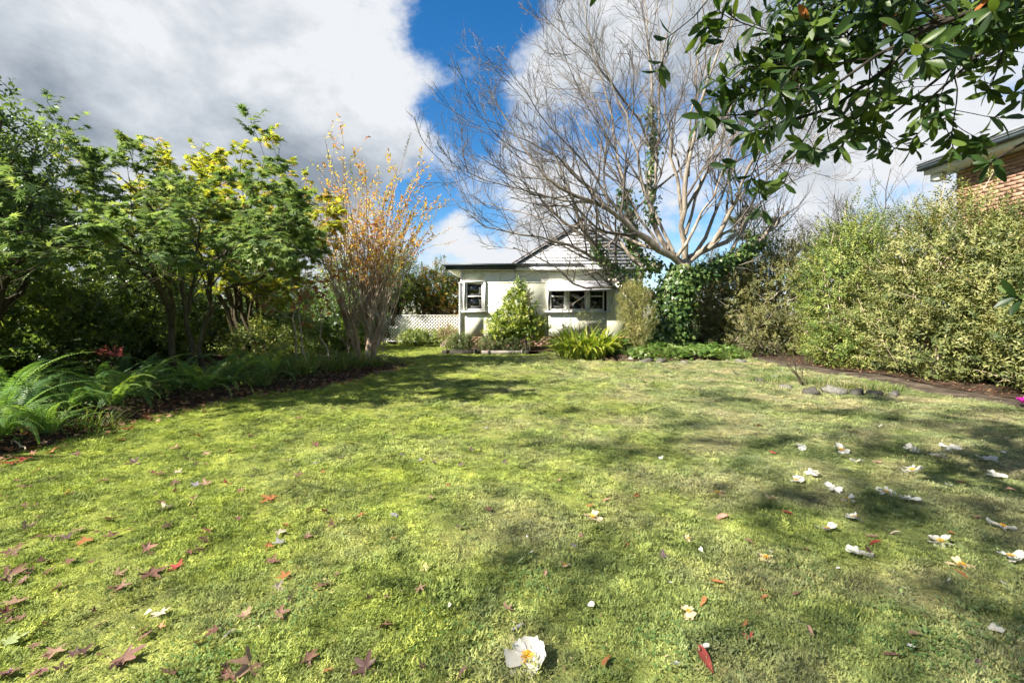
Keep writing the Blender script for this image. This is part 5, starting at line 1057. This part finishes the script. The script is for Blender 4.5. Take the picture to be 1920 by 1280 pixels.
for i, (x, y, n, h, lab) in enumerate(((5.4, 9.6, 220, .2, 'behind the flat weathered rock'), (6.3, 9.0, 220, .22, 'around the bare sapling'), (6.9, 8.6, 220, .2, 'among the grey rocks by the path'), (5.9, 10.0, 160, .2, 'between bare sapling and sunny lawn'))):
    t = thing('grass_tuft', 'short green grass tuft ' + lab, 'grass tuft', (x, y, 0), 'strappy grass tufts'); part('blades', [tuft_blades((x, y, 0.0), n, .42, h, .005, 4)], M_STRAPG, t)
M_TIMB = surfmat('dark_timber', [(0.025, 0.022, 0.018), (0.05, 0.042, 0.035)], 8, .9, .4, stretch=(.3, 1, 1)); M_TIMB2 = surfmat('weathered_timber', [(0.16, 0.14, 0.12), (0.28, 0.25, 0.22)], 8, .9, .4, stretch=(.3, 1, 1))
o = link('timber_edging', npmesh('timber_edging', [box((0, 0, 0), (1.35, .14, .2)), box((-.5, -.09, .02), (.05, .04, .3)), box((.5, -.09, .02), (.05, .04, .3))], M_TIMB), None, (-1.85, 16.45, .02)); tag(o, 'dark sleeper edging the garden bed at the cottage corner', 'edging')
o = link('timber_edging', npmesh('timber_edging', [box((0, 0, 0), (1.7, .1, .12)), box((-.6, -.07, .0), (.04, .04, .2)), box((.6, -.07, .0), (.04, .04, .2))], M_TIMB2), None, (-.25, 16.4, .05)); tag(o, 'pale weathered timber edging below the bright camellia', 'edging')
def stick(lab, pts, r):
    q = resample(np.array(pts, float), 10, .006); c = q[0].copy(); tw_, tr__ = grow(q[None], np.linspace(r, r * .5, 10)[None], 2, .4, .9, .6, .3, .0, .05, 4, .6, .5)
    o = link('fallen_stick', npmesh('fallen_stick', [tubes(q[None] - c, np.linspace(r, r * .5, 10)[None], 6), tubes(tw_ - c, tr__, 4)], M_CANE, True), None, c); tag(o, lab, 'stick')
def g3(px, py, dz=.02): q = G(px, py); return (q[0], q[1], float(gz(q[0], q[1])) + dz)
stick('pale dry stick lying at the fern bed edge', [g3(-20, 828, .12), g3(20, 832, .08), g3(48, 842, .05)], .014)
stick('curved pale stick lying under the orange-leaved tree', [g3(688, 692, .08), g3(705, 699, .04), g3(732, 700, .06)], .02)
# ================================================================== FALLEN LEAVES AND FLOWERS (each one a thing)
LC = {'brown': (0.165, 0.085, 0.06), 'dark brown': (0.075, 0.038, 0.032), 'tan': (0.31, 0.195, 0.13), 'orange': (0.33, 0.135, 0.05), 'red': (0.30, 0.06, 0.045), 'purple': (0.12, 0.07, 0.09), 'maroon': (0.13, 0.045, 0.04), 'pale': (0.42, 0.35, 0.26),
      'grey': (0.27, 0.255, 0.27), 'green': (0.24, 0.29, 0.12), 'pink': (0.48, 0.24, 0.18), 'yellow': (0.6, 0.52, 0.26)}
def dryleaf(name, c):
    m, N, L = newmat(name); tc = N.new('ShaderNodeTexCoord'); nz = N.new('ShaderNodeTexNoise'); nz.inputs['Scale'].default_value = 2.6; nz.inputs['Detail'].default_value = 6; L.new(tc.outputs['Object'], nz.inputs['Vector'])
    r = ramp(N, [tuple(v * .55 for v in c), c, tuple(min(v * 1.35, .9) for v in c)]); L.new(nz.outputs['Fac'], r.inputs['Fac'])
    p = N.new('ShaderNodeBsdfPrincipled'); L.new(r.outputs['Color'], p.inputs['Base Color']); p.inputs['Roughness'].default_value = .55; p.inputs['Specular IOR Level'].default_value = .35
    t = N.new('ShaderNodeBsdfTranslucent'); L.new(r.outputs['Color'], t.inputs['Color']); s = N.new('ShaderNodeMixShader'); s.inputs[0].default_value = .25; L.new(p.outputs[0], s.inputs[1]); L.new(t.outputs[0], s.inputs[2])
    o = N.new('ShaderNodeOutputMaterial'); L.new(s.outputs[0], o.inputs['Surface']); return m
LM = {k: dryleaf('fallen_leaf_' + k.replace(' ', '_'), v) for k, v in LC.items()}
def star_mesh(seed, mat):
    """five-lobed dry leaf, veined fold lines, curled lobes and a stalk"""
    r_ = np.random.default_rng(seed); lob = np.array([-2.05, -1.05, 0, 1.05, 2.05]) + r_.normal(0, .06, 5); ln = np.array([.62, .9, 1.0, .9, .62]) * r_.uniform(.85, 1.1, 5); V = [[0, 0, .0]]; Fq = []; curl = r_.uniform(-.2, .5, 5); cup = r_.uniform(.0, .25)
    ring = []
    ring.append((0.0, -.13, .02))
    for i in range(5):
        a, l, c = lob[i], ln[i], curl[i]
        for da, fr in ((-.30, .52), (-.17, .76), (0, 1.0), (.17, .76), (.30, .52)):
            q = l * fr; ring.append((math.sin(a + da) * q, math.cos(a + da) * q, c * q * q + (.05 if da else -.0) + r_.normal(0, .015)))
        if i < 4:
            b = (lob[i] + lob[i + 1]) / 2; ring.append((math.sin(b) * .36, math.cos(b) * .36, .07 + cup * .2))
    V += [list(x) for x in ring]; k = len(ring); Fq = [[0, 1 + (i + 1) % k, 1 + i] for i in range(k)]
    V = np.array(V); st = np.array([[0, -.1, .02], [.03 * r_.normal(), -.5, .06], [.1 * r_.normal(), -.95, .05 + .2 * r_.uniform()]])
    return npmesh('fallen_star_leaf', [(V, np.array(Fq)), tubes(st[None], np.array([[.018, .013, .012]]), 4)], mat)
def oval_mesh(seed, mat):
    r_ = np.random.default_rng(seed); V, Fq = strip_leaf(wgord, 6, r_.uniform(.2, .9), r_.uniform(-.25, .25)); V[:, 0] += .12 * np.sin(V[:, 1] * 3) * r_.normal(); return npmesh('fallen_oval_leaf', [(V - [0, .5, 0], Fq)], mat, True)
SMC, OMC = {}, {}
def star(c, i):
    k = (c, i % 4)
    if k not in SMC: SMC[k] = star_mesh(hash(c) % 97 if False else len(SMC) * 7 + 3, LM[c])
    return SMC[k]
def oval(c, i):
    k = (c, i % 3)
    if k not in OMC: OMC[k] = oval_mesh(len(OMC) * 5 + 1, LM[c])
    return OMC[k]
STARS = """859,1003,purple,.05;714,1182,brown,.062;687,1256,dark brown,.07;950,1149,tan,.046;786,1112,tan,.05;800,1075,yellow,.055;1074,1030,grey,.04;1245,1044,purple,.045;1107,954,orange,.055;1105,936,dark brown,.045;1048,911,tan,.045;915,970,brown,.045;806,948,tan,.048;741,979,grey,.045;675,979,orange,.045;841,924,orange,.035;945,874,purple,.06;884,850,purple,.06;810,878,purple,.055;788,876,grey,.05;753,864,grey,.06;749,825,dark brown,.07;660,837,dark brown,.07;704,801,brown,.06;738,813,tan,.06;1060,814,brown,.08;910,800,grey,.055;689,1128,dark brown,.05;724,1126,tan,.042;863,882,purple,.05;738,1022,orange,.035;1405,1213,red,.05;1420,803,red,.09;
254,868,dark brown,.1;354,866,brown,.085;369,817,red,.085;230,825,orange,.09;146,846,brown,.09;70,876,orange,.085;47,911,brown,.095;189,906,brown,.085;123,928,orange,.06;113,907,brown,.06;98,893,brown,.06;6,932,pink,.06;49,950,brown,.08;76,971,tan,.06;109,967,tan,.055;205,983,brown,.085;47,993,tan,.06;100,1010,tan,.07;146,1001,tan,.07;162,1020,orange,.062;211,1014,brown,.055;309,1001,dark brown,.075;295,993,brown,.055;312,964,pale,.07;273,1038,pink,.06;279,1081,brown,.088;332,1069,red,.055;23,1036,brown,.09;12,1081,brown,.12;78,1057,brown,.075;33,1124,tan,.08;102,1212,tan,.065;234,1231,brown,.085;301,1153,pale,.062;402,1188,brown,.06;367,1210,brown,.045;430,1192,grey,.035;461,1159,tan,.052;523,1159,brown,.055;469,1253,tan,.105;576,1241,brown,.055;615,1262,orange,.035;508,950,orange,.085;523,1007,pale,.065;502,1030,orange,.06;523,1026,grey,.055;535,995,orange,.05;611,971,brown,.06;508,1061,brown,.055;535,1087,orange,.045;519,1108,pale,.055;426,917,red,.085;387,917,tan,.07;369,919,grey,.075;357,960,brown,.055;387,1024,brown,.06;387,852,tan,.075;297,896,brown,.06;332,893,pale,.065;479,889,pale,.06;541,870,pale,.085;537,833,brown,.07;594,839,brown,.08;467,819,tan,.08;328,840,tan,.075;604,901,orange,.035;12,1249,purple,.07;16,1194,green,.08;301,1176,orange,.03;47,854,red,.12;219,1081,tan,.045;95,842,orange,.1;20,862,red,.1;60,830,brown,.11;130,812,orange,.1;180,800,brown,.1;280,790,tan,.1;240,806,red,.1;330,775,brown,.1;395,768,tan,.09;420,762,orange,.09;640,985,green,.03;560,905,brown,.05;450,935,brown,.05;640,870,pale,.045;590,880,grey,.05;1090,1008,brown,.03;985,905,brown,.04;430,850,brown,.07;480,842,tan,.06;700,760,brown,.07;800,740,brown,.06;640,770,brown,.07;920,745,purple,.06;560,790,brown,.07"""
OVALS = """1356,967,pink,.1;1346,1092,orange,.085;1317,1137,orange,.07;1510,1026,pink,.08;1405,1016,pink,.09;1641,1014,red,.095;1678,987,pale,.085;1633,997,tan,.07;1473,958,red,.075;1448,852,red,.085;1641,868,tan,.09;1829,960,pink,.09;1803,1069,orange,.075;1436,1128,orange,.075;1715,1192,tan,.08;1323,1258,red,.11;1337,1213,green,.125;1376,1239,green,.075;1491,1114,brown,.075;1632,1030,dark brown,.085;1803,903,red,.085;1307,891,tan,.08;1191,930,orange,.08;1138,944,pink,.075;1195,999,pink,.065;1171,1021,orange,.075;1023,1084,tan,.065;976,1063,green,.06;1220,1061,green,.06;970,1180,grey,.08;1140,1256,orange,.07;867,1270,dark brown,.06;1895,917,pink,.08;1435,1110,orange,.05;1785,985,orange,.06;1575,915,tan,.07;1520,1195,tan,.05;1395,1180,orange,.045;1675,1235,brown,.07;1840,1250,purple,.09;1700,860,tan,.07"""
ORD = ['first', 'second', 'third', 'fourth', 'fifth', 'sixth', 'seventh', 'eighth', 'ninth', 'tenth', 'eleventh', 'twelfth', 'thirteenth', 'fourteenth', 'fifteenth', 'sixteenth', 'seventeenth', 'eighteenth']
def zone(px, py, bed=True):
    if px < 640 and py < 860: return 'near the ferns'
    if px < 330: return 'beside the fern bed'
    if px < 640: return 'on the bright moss'
    if py > 1100 and px < 1120: return 'around the lone large white flower'
    if px < 1120: return 'in the middle of the lawn'
    if px > 1380: return 'among the fallen white flowers'
    return 'just beside the fallen white flowers'
r2 = np.random.default_rng(5)
for i_ in range(85): STARS += ';%d,%d,%s,%.3f' % (int(abs(r2.normal(0, 330))) % 980 + 5, int(r2.uniform(850, 1275)), ('brown', 'maroon', 'maroon', 'dark brown', 'brown')[i_ % 5], r2.uniform(.025, .055))
items = []
for kind, txt in (('star', STARS), ('oval', OVALS)):
    for i, s in enumerate(txt.replace('\n', '').split(';')):
        a = s.split(','); items.append((kind, float(a[0]), float(a[1]), a[2], float(a[3]), i))
byl = {}
def band(py): return 'close to the bottom edge' if py > 1190 else 'in the near rows' if py > 1080 else 'in the middle rows' if py > 960 else 'in the far rows'
cnt = {}
for it in items: k_ = (it[0], it[3], zone(it[1], it[2])); cnt[k_] = cnt.get(k_, 0) + 1
for it in items:
    k_ = (it[0], it[3], zone(it[1], it[2])); byl.setdefault((k_[0], k_[1], k_[2] + (' ' + band(it[2]) if cnt[k_] > 10 else '')), []).append(it)
for (kind, colr, zn), lst in byl.items():
    lst.sort(key=lambda q: -q[2])
    for k, (kd, px, py, c, s, i) in enumerate(lst):
        x, y = G(px, py); o = link('fallen_star_leaf' if kd == 'star' else 'fallen_oval_leaf', star(c, i) if kd == 'star' else oval(c, i), None, (x, y, float(gz(x, y)) + .02))
        sc_ = s * rng.uniform(.75, 1.12) * (1.0 if kd == 'star' else 1.0); o.scale = (sc_, sc_, sc_)
        o.rotation_euler = (rng.normal(0, .24), rng.normal(0, .24), rng.uniform(0, 6.28))
        word = 'star-shaped' if kd == 'star' else 'long oval'
        if len(lst) == 1: lab = f'{colr} {word} fallen leaf lying {zn}'
        elif len(lst) <= 18: lab = f'{colr} {word} leaf {zn}, {ORD[k]} from camera'
        else: lab = f'{colr} {word} fallen leaf lying {zn}'
        tag(o, lab, 'leaf', f'{colr} {word} leaves {zn}')
# flowers
M_PETAL = leafmat('white_petal', [(0.56, 0.53, 0.45), (0.66, 0.65, 0.60), (0.70, 0.70, 0.67)], 0.3, 0.5, 0.3, tint=(.85, .85, .8)); M_PETB = leafmat('browned_petal', [(0.55, 0.42, 0.25), (0.66, 0.55, 0.38), (0.74, 0.68, 0.52)], 0.3, 0.6, 0.2, tint=(.85, .8, .7))
M_STAM = leafmat('yellow_stamen', [(0.75, 0.42, 0.03), (0.8, 0.52, 0.06)], 0.15, 0.6, 0.2)
def petal_mesh(seed, mat):
    r_ = np.random.default_rng(seed); n, m = 6, 5; V, Fq = [], []
    for i in range(n + 1):
        t = i / n; w = .46 * math.sin(min(.12 + t * .8, 1) * math.pi * .62) ** .9 * (1 - .25 * max(t - .8, 0) / .2)
        for j in range(m):
            u = j / (m - 1) * 2 - 1; y = t - (.12 * (1 - abs(u)) if i == n else 0) - .1 * t * u * u; z = .22 * t * t + .22 * u * u * w + .085 * math.sin(8 * t + 5 * u + seed) * t + .05 * math.sin(11 * u + 2 * seed) * t + r_.normal(0, .02)
            V.append([u * w, y + .06, z])
    for i in range(n):
        for j in range(m - 1): b = i * m + j; Fq.append([b, b + 1, b + m + 1, b + m])
    return npmesh('petal', [(np.array(V), np.array(Fq), 0, r_.uniform())], mat, True)
PM = [petal_mesh(s, M_PETAL) for s in range(4)]; PB = [petal_mesh(s + 9, M_PETB) for s in range(3)]
sd = norm(rng.normal(0, 1, (70, 3)) * [1, 1, .5] + [0, 0, .75]); stp = np.stack([sd * .02, sd * .2, sd * np.array([.42, .42, .42])], 1)
STM = npmesh('stamens', [tubes(stp, np.broadcast_to(np.array([.012, .01, .026]), (70, 3)), 3)], M_STAM)
FLOW = [(988, 1245, .085, 'w', 'large white flower with yellow centre lying alone at the bottom edge'), (1551, 987, .062, 'w', 'white flower with broad petals and yellow centre beside the red oval leaf'), (1608, 1036, .066, 'd', 'white flower lying face down among dark leaves'), (1764, 1003, .075, 'w', 'spread white flower with orange-yellow centre on sunny grass'), (1895, 1032, .07, 'w', 'white flower with yellow centre at the lawn side edge'), (1803, 1051, .07, 'b', 'browned crumpled flower in the sunlit patch'),
        (1602, 962, .065, 'w', 'half-browned flower with bright yellow centre above the broad-petalled flower'), (1587, 930, .06, 'w', 'small neat white flower with pale centre'), (1563, 915, .06, 'd', 'white petals bunched above the small neat flower'), (1661, 919, .075, 'w', 'white flower with yellow centre touching its face-down neighbour'), (1706, 932, .07, 'd', 'face-down white flower joined to a yellow-centred neighbour'), (1450, 932, .065, 'b', 'pale browned flower in the sunny grass'), (1493, 899, .06, 'w', 'ragged white flower with yellow centre above the pale browned flower'), (1522, 889, .06, 'd', 'crumpled white flower next to the ragged yellow-centred flower'),
        (1346, 923, .07, 'b', 'faded cream flower nearest the middle of the lawn'), (1577, 850, .085, 'w', 'white flower with orange centre in the farthest row'), (1499, 844, .06, 'd', 'small white petal heap beside a red leaf far off'), (1710, 850, .08, 'd', 'pale crumpled flower in the far row'), (1710, 882, .085, 'w', 'white flower with yellow centre below the pale crumpled one'), (1755, 860, .08, 'd', 'flat white flower in the far row below a fluffy one'), (1780, 850, .08, 'd', 'fluffy white flower farthest back'), (1850, 870, .085, 'd', 'wide white flower near the lawn edge by the purple bloom'), (1866, 893, .085, 'd', 'wide ruffled white flower below another wide one'), (1880, 979, .075, 'w', 'white flower with orange centre close to the side edge'), (1608, 870, .06, 'd', 'flattened white flower below the farthest orange-centred one'), (1436, 1047, .06, 'b', 'brown shrivelled flower near orange leaves'), (1111, 975, .062, 'b', 'browned flower beside orange star leaf'), (1290, 1010, .03, 'b', 'tiny shrivelled cream flower'), (1290, 1160, .04, 'b', 'shrivelled orange-brown flower near the bottom'), (1058, 1068, .032, 'b', 'little orange flower remnant in the lawn middle')]
for i, (px, py, s, kd, lab) in enumerate(FLOW):
    x, y = G(px, py); t = thing('fallen_flower', lab, 'flower', (x, y, float(gz(x, y)) + .024), 'white flowers fallen on the lawn')
    rz = rng.uniform(0, 6.28); t.rotation_euler = (rng.normal(0, .12) + (math.pi if kd == 'd' and False else 0), rng.normal(0, .12), rz); np_ = (5 if i % 3 else 6) if kd != 'b' else 4
    a0 = rng.uniform(0, 6)
    for j in range(np_):
        o = link('petal', (PB[j % 3] if kd == 'b' else PM[(i + j) % 4]), t); o.rotation_euler = (rng.normal(-.1, .22) - (.2 if kd == 'd' else 0), rng.normal(0, .3), a0 + j * 6.283 / np_ + rng.normal(0, .38)); q = s * rng.uniform(.75, 1.15)
        if i == 0: o.rotation_euler = (rng.normal(.0, .1), rng.normal(0, .12), a0 + j * 1.047 + rng.normal(0, .15)); q = s * rng.uniform(.9, 1.1)
        o.scale = (q * rng.uniform(.7, 1.1), q, q * rng.uniform(.5, 1.3))
        if kd == 'd': o.location = (0, 0, .012)
    if kd != 'd': o = link('stamens', STM, t); o.scale = (s * .75, s * .75, s * .45); o.location = (0, 0, .004)
PET = [(1706, 1213, .035, 'near the bottom weeds'), (1852, 1182, .055, 'long and pale beside the weeds'), (1319, 1036, .03, 'beside pinkish oval leaves'), (1313, 1233, .035, 'above the bright red leaf at the bottom'), (1234, 860, .05, 'far off in the mid lawn'), (1101, 1149, .035, 'right of the tan star leaf'), (995, 1049, .025, 'above the upright green leaf'), (1261, 1098, .03, 'in a sunny spot mid lawn'), (270, 1155, .03, 'next to the pale star leaf in the moss'), (1889, 1092, .03, 'near the side edge'), (1788, 907, .05, 'under a small red leaf'), (1440, 878, .045, 'in the far row of flowers'), (1885, 860, .04, 'beside the wide white flower'), (1649, 812, .05, 'farthest back on its own'), (1257, 1268, .04, 'at the bottom edge'), (1570, 1062, .025, 'between green leaves'), (1448, 1035, .02, 'tiny and close to the shrivelled flower'), (840, 1148, .02, 'tiny in the moss mid lawn'), (990, 1020, .015, 'very tiny in the moss'), (1775, 1085, .025, 'on sunny straw-coloured grass')]
for i, (px, py, s, lab) in enumerate(PET):
    x, y = G(px, py); o = link('fallen_petal', PM[i % 4], None, (x, y, float(gz(x, y)) + .025)); o.scale = (s, s, s); o.rotation_euler = (rng.normal(0, .3), rng.normal(0, .3), rng.uniform(0, 6)); tag(o, 'single white petal lying ' + lab, 'petal', 'loose white petals')
M_RED = dryleaf('red_bloom', (0.55, 0.07, 0.06)); M_PURP = dryleaf('purple_bloom', (0.5, 0.03, 0.36))
for nm, x, y, z, s, m, lab in (('red_bloom', *G(914, 662), .06, .07, M_RED, 'small red bloom lying before the dark sleeper edging'), ('red_bloom', *G(975, 660), .06, .07, M_RED, 'small red bloom lying before the pale timber edging'), ('purple_bloom', *G(1918, 764), .07, .1, M_PURP, 'magenta bloom beside the path at the frame edge')):
    t = thing(nm, lab, 'flower', (x, y, z)); pm_ = npmesh('petal', [strip_leaf(lambda q: .3 * math.sin(min(q + .1, 1) * math.pi * .7), 4, .3, -.3)], m, True)
    for j in range(9):
        o = link('petal', pm_, t); o.rotation_euler = (.35 + .35 * (j % 2), 0, j * .7); o.scale = (s, s, s)

# ================================================================== MOSS AND GRASS (uncountable)
tmpl = bpy.data.collections.new('grass_templates')
def tuft_t(i2, n, rad, h, w, el, droop):
    ps = []
    for k_ in range(6):
        an = k_ * 1.05 + rng.uniform(0, 1); ra = (.03 + .05 * rng.uniform()) if k_ else 0; V, Fq, _, _ = tuft_blades((ra * math.cos(an), ra * math.sin(an), -.004), n, rad, h * rng.uniform(.7, 1.25), w, 2, droop, (.25, 1.3) if i2 else (.9, 1.5)); ps.append((V, Fq))
    o = bpy.data.objects.new('grass_blade_tuft', npmesh('grass_tuft', ps, M_BLADE)); tmpl.objects.link(o)
for i in range(7): tuft_t(1, 34, .036, .0145, .0026, 1, .8)
for i in range(3): tuft_t(0, 14, .034, .026, .0016, 1, 2.4)
def in_frustum(x, y, m): return np.abs(x) < 1.125 * y * m + .8
pts = []
for y0, y1, den, sc0 in ((1.25, 2.6, 3000, 1.0), (2.6, 4.2, 2000, 1.05), (4.2, 6.5, 1050, 1.25), (6.5, 10, 480, 1.6), (10, 15, 210, 2.0), (15, 22, 90, 2.4)):
    xm = min(1.125 * y1 * 1.15 + .8, 8.0); n = int(den / 5 * (y1 - y0) * 2 * xm); x = rng.uniform(-xm, xm, n); y = rng.uniform(y0, y1, n)
    l, r = path_lr(y); ok = in_frustum(x, y, 1.12) & (x > bed_edge(y) + .02 + .08 * np.sin(y * 9)) & (x < l + .06 * np.sin(y * 7)) & (mound_h(x, y) < .03) & ~((y > 16.4) & (x > -2.4))
    x, y = x[ok], y[ok]
    pit = np.sin(x * 17 + 3 * np.sin(y * 7)) * np.sin(y * 19 + 2.5 * np.sin(x * 8)) + .6 * np.sin(x * 37 + y * 29)
    patch = np.sin(x * 2.3 + 1.3 * np.sin(y * 1.9)) * np.sin(y * 2.7 + 1.1 * np.sin(x * 1.4)) + .7 * np.sin(x * 6.1 + y * 4.7)
    keep = rng.uniform(0, 1, len(x)) < np.clip(.86 + .22 * patch + .3 * pit, .3, 1); x, y, patch = x[keep], y[keep], patch[keep]
    pit = pit[keep]; s = sc0 * rng.uniform(.65, 1.3, len(x)) * (1 + .18 * patch + .12 * pit); gr = np.clip(.05 + .07 * x + .1 * patch + np.clip((2.6 - y) * .12, 0, .2), .02, .5)
    idx = np.where(rng.uniform(0, 1, len(x)) < gr, rng.integers(7, 10, len(x)), rng.integers(0, 7, len(x)))
    pts.append(np.stack([x, y, gz(x, y), s, idx], -1))
pts = np.concatenate(pts); n = len(pts)
me = bpy.data.meshes.new('grass'); me.vertices.add(n); me.vertices.foreach_set('co', pts[:, :3].ravel().astype(np.float32))
a = me.attributes.new('scl', 'FLOAT', 'POINT'); a.data.foreach_set('value', pts[:, 3].astype(np.float32))
a = me.attributes.new('idx', 'INT', 'POINT'); a.data.foreach_set('value', pts[:, 4].astype(np.int32))
rot = np.stack([rng.normal(0, .18, n), rng.normal(0, .18, n), rng.uniform(0, 6.28, n)], -1); a = me.attributes.new('rot', 'FLOAT_VECTOR', 'POINT'); a.data.foreach_set('vector', rot.ravel().astype(np.float32))
grass = link('grass', me); tag(grass, kind='stuff')
ng = bpy.data.node_groups.new('grass_scatter', 'GeometryNodeTree'); ng.interface.new_socket('Geometry', in_out='INPUT', socket_type='NodeSocketGeometry'); ng.interface.new_socket('Geometry', in_out='OUTPUT', socket_type='NodeSocketGeometry')
gi, gout = ng.nodes.new('NodeGroupInput'), ng.nodes.new('NodeGroupOutput'); iop = ng.nodes.new('GeometryNodeInstanceOnPoints'); ci = ng.nodes.new('GeometryNodeCollectionInfo'); ci.inputs['Collection'].default_value = tmpl; ci.inputs['Separate Children'].default_value = True; ci.inputs['Reset Children'].default_value = True
def na(nm, ty): q = ng.nodes.new('GeometryNodeInputNamedAttribute'); q.data_type = ty; q.inputs['Name'].default_value = nm; return q.outputs['Attribute']
e2r = ng.nodes.new('FunctionNodeEulerToRotation'); ng.links.new(na('rot', 'FLOAT_VECTOR'), e2r.inputs[0])
ng.links.new(gi.outputs[0], iop.inputs['Points']); ng.links.new(ci.outputs[0], iop.inputs['Instance']); iop.inputs['Pick Instance'].default_value = True
ng.links.new(na('idx', 'INT'), iop.inputs['Instance Index']); ng.links.new(e2r.outputs[0], iop.inputs['Rotation']); ng.links.new(na('scl', 'FLOAT'), iop.inputs['Scale']); ng.links.new(iop.outputs[0], gout.inputs[0])
grass.modifiers.new('scatter', 'NODES').node_group = ng
# straw, twig bits and leaf crumbs lying in the lawn
n = 2600; yy_ = 1.4 + 9 * rng.uniform(0, 1, n) ** 1.6; xx_ = rng.uniform(-1.2, 1.2, n) * yy_; ok = (xx_ > bed_edge(yy_)) & (xx_ < 7); xx_, yy_ = xx_[ok], yy_[ok]; n = len(xx_); p = np.stack([xx_, yy_, gz(xx_, yy_) + .012], -1)
o = link('lawn_debris', npmesh('lawn_debris', [leaves(simple_leaf(.22, .05), p, norm(rng.normal(0, 1, (n, 3)) * [1, 1, .15]), np.array([0, 0, 1.0]) + rng.normal(0, .3, (n, 3)), rng.uniform(.008, .028, n))], leafmat('lawn_debris', [(0.08, 0.05, 0.03), (0.2, 0.12, 0.07), (0.4, 0.32, 0.2), (0.5, 0.42, 0.28)], .15, .7))); tag(o, kind='stuff')
# clover patches
cc = np.array([G(*q) for q in ((1700, 1180), (860, 1180), (1240, 1210), (560, 1130), (1480, 1060), (380, 1240), (1010, 1090), (1760, 1240))]); n = 900
q = cc[rng.integers(0, len(cc), n)] + rng.normal(0, .11, (n, 2)); p = np.concatenate([q, (gz(q[:, 0], q[:, 1]) + rng.uniform(.012, .03, n))[:, None]], 1)
o = link('clover', npmesh('clover', [leaves(ROUND, np.repeat(p, 3, 0), norm(np.stack([np.cos(np.tile([0, 2.1, 4.2], n) + np.repeat(rng.uniform(0, 6, n), 3)), np.sin(np.tile([0, 2.1, 4.2], n) + np.repeat(rng.uniform(0, 6, n), 3)), np.full(3 * n, .15)], -1)), np.array([0, 0, 1.0]) + rng.normal(0, .2, (3 * n, 3)), rng.uniform(.008, .016, 3 * n))], leafmat('clover_leaf', [(0.07, 0.14, 0.04), (0.11, 0.2, 0.06), (0.16, 0.26, 0.08)], .3, .5))); tag(o, kind='stuff')
# broad-leaved weeds in the near corner of the lawn
n = 260; c = np.array([G(1880, 1190)]); q = c + rng.normal(0, .17, (n, 2)); p = np.concatenate([q, (gz(q[:, 0], q[:, 1]) + rng.uniform(.015, .05, n))[:, None]], 1)
o = link('weeds', npmesh('weeds', [leaves(OVATE, p, norm(rng.normal(0, 1, (n, 3)) * [1, 1, .3]), np.array([0, 0, 1.0]) + rng.normal(0, .3, (n, 3)), rng.uniform(.02, .045, n))], leafmat('weed_leaf', [(0.08, 0.14, 0.04), (0.14, 0.21, 0.07), (0.2, 0.27, 0.1)], .3, .5))); tag(o, kind='stuff')
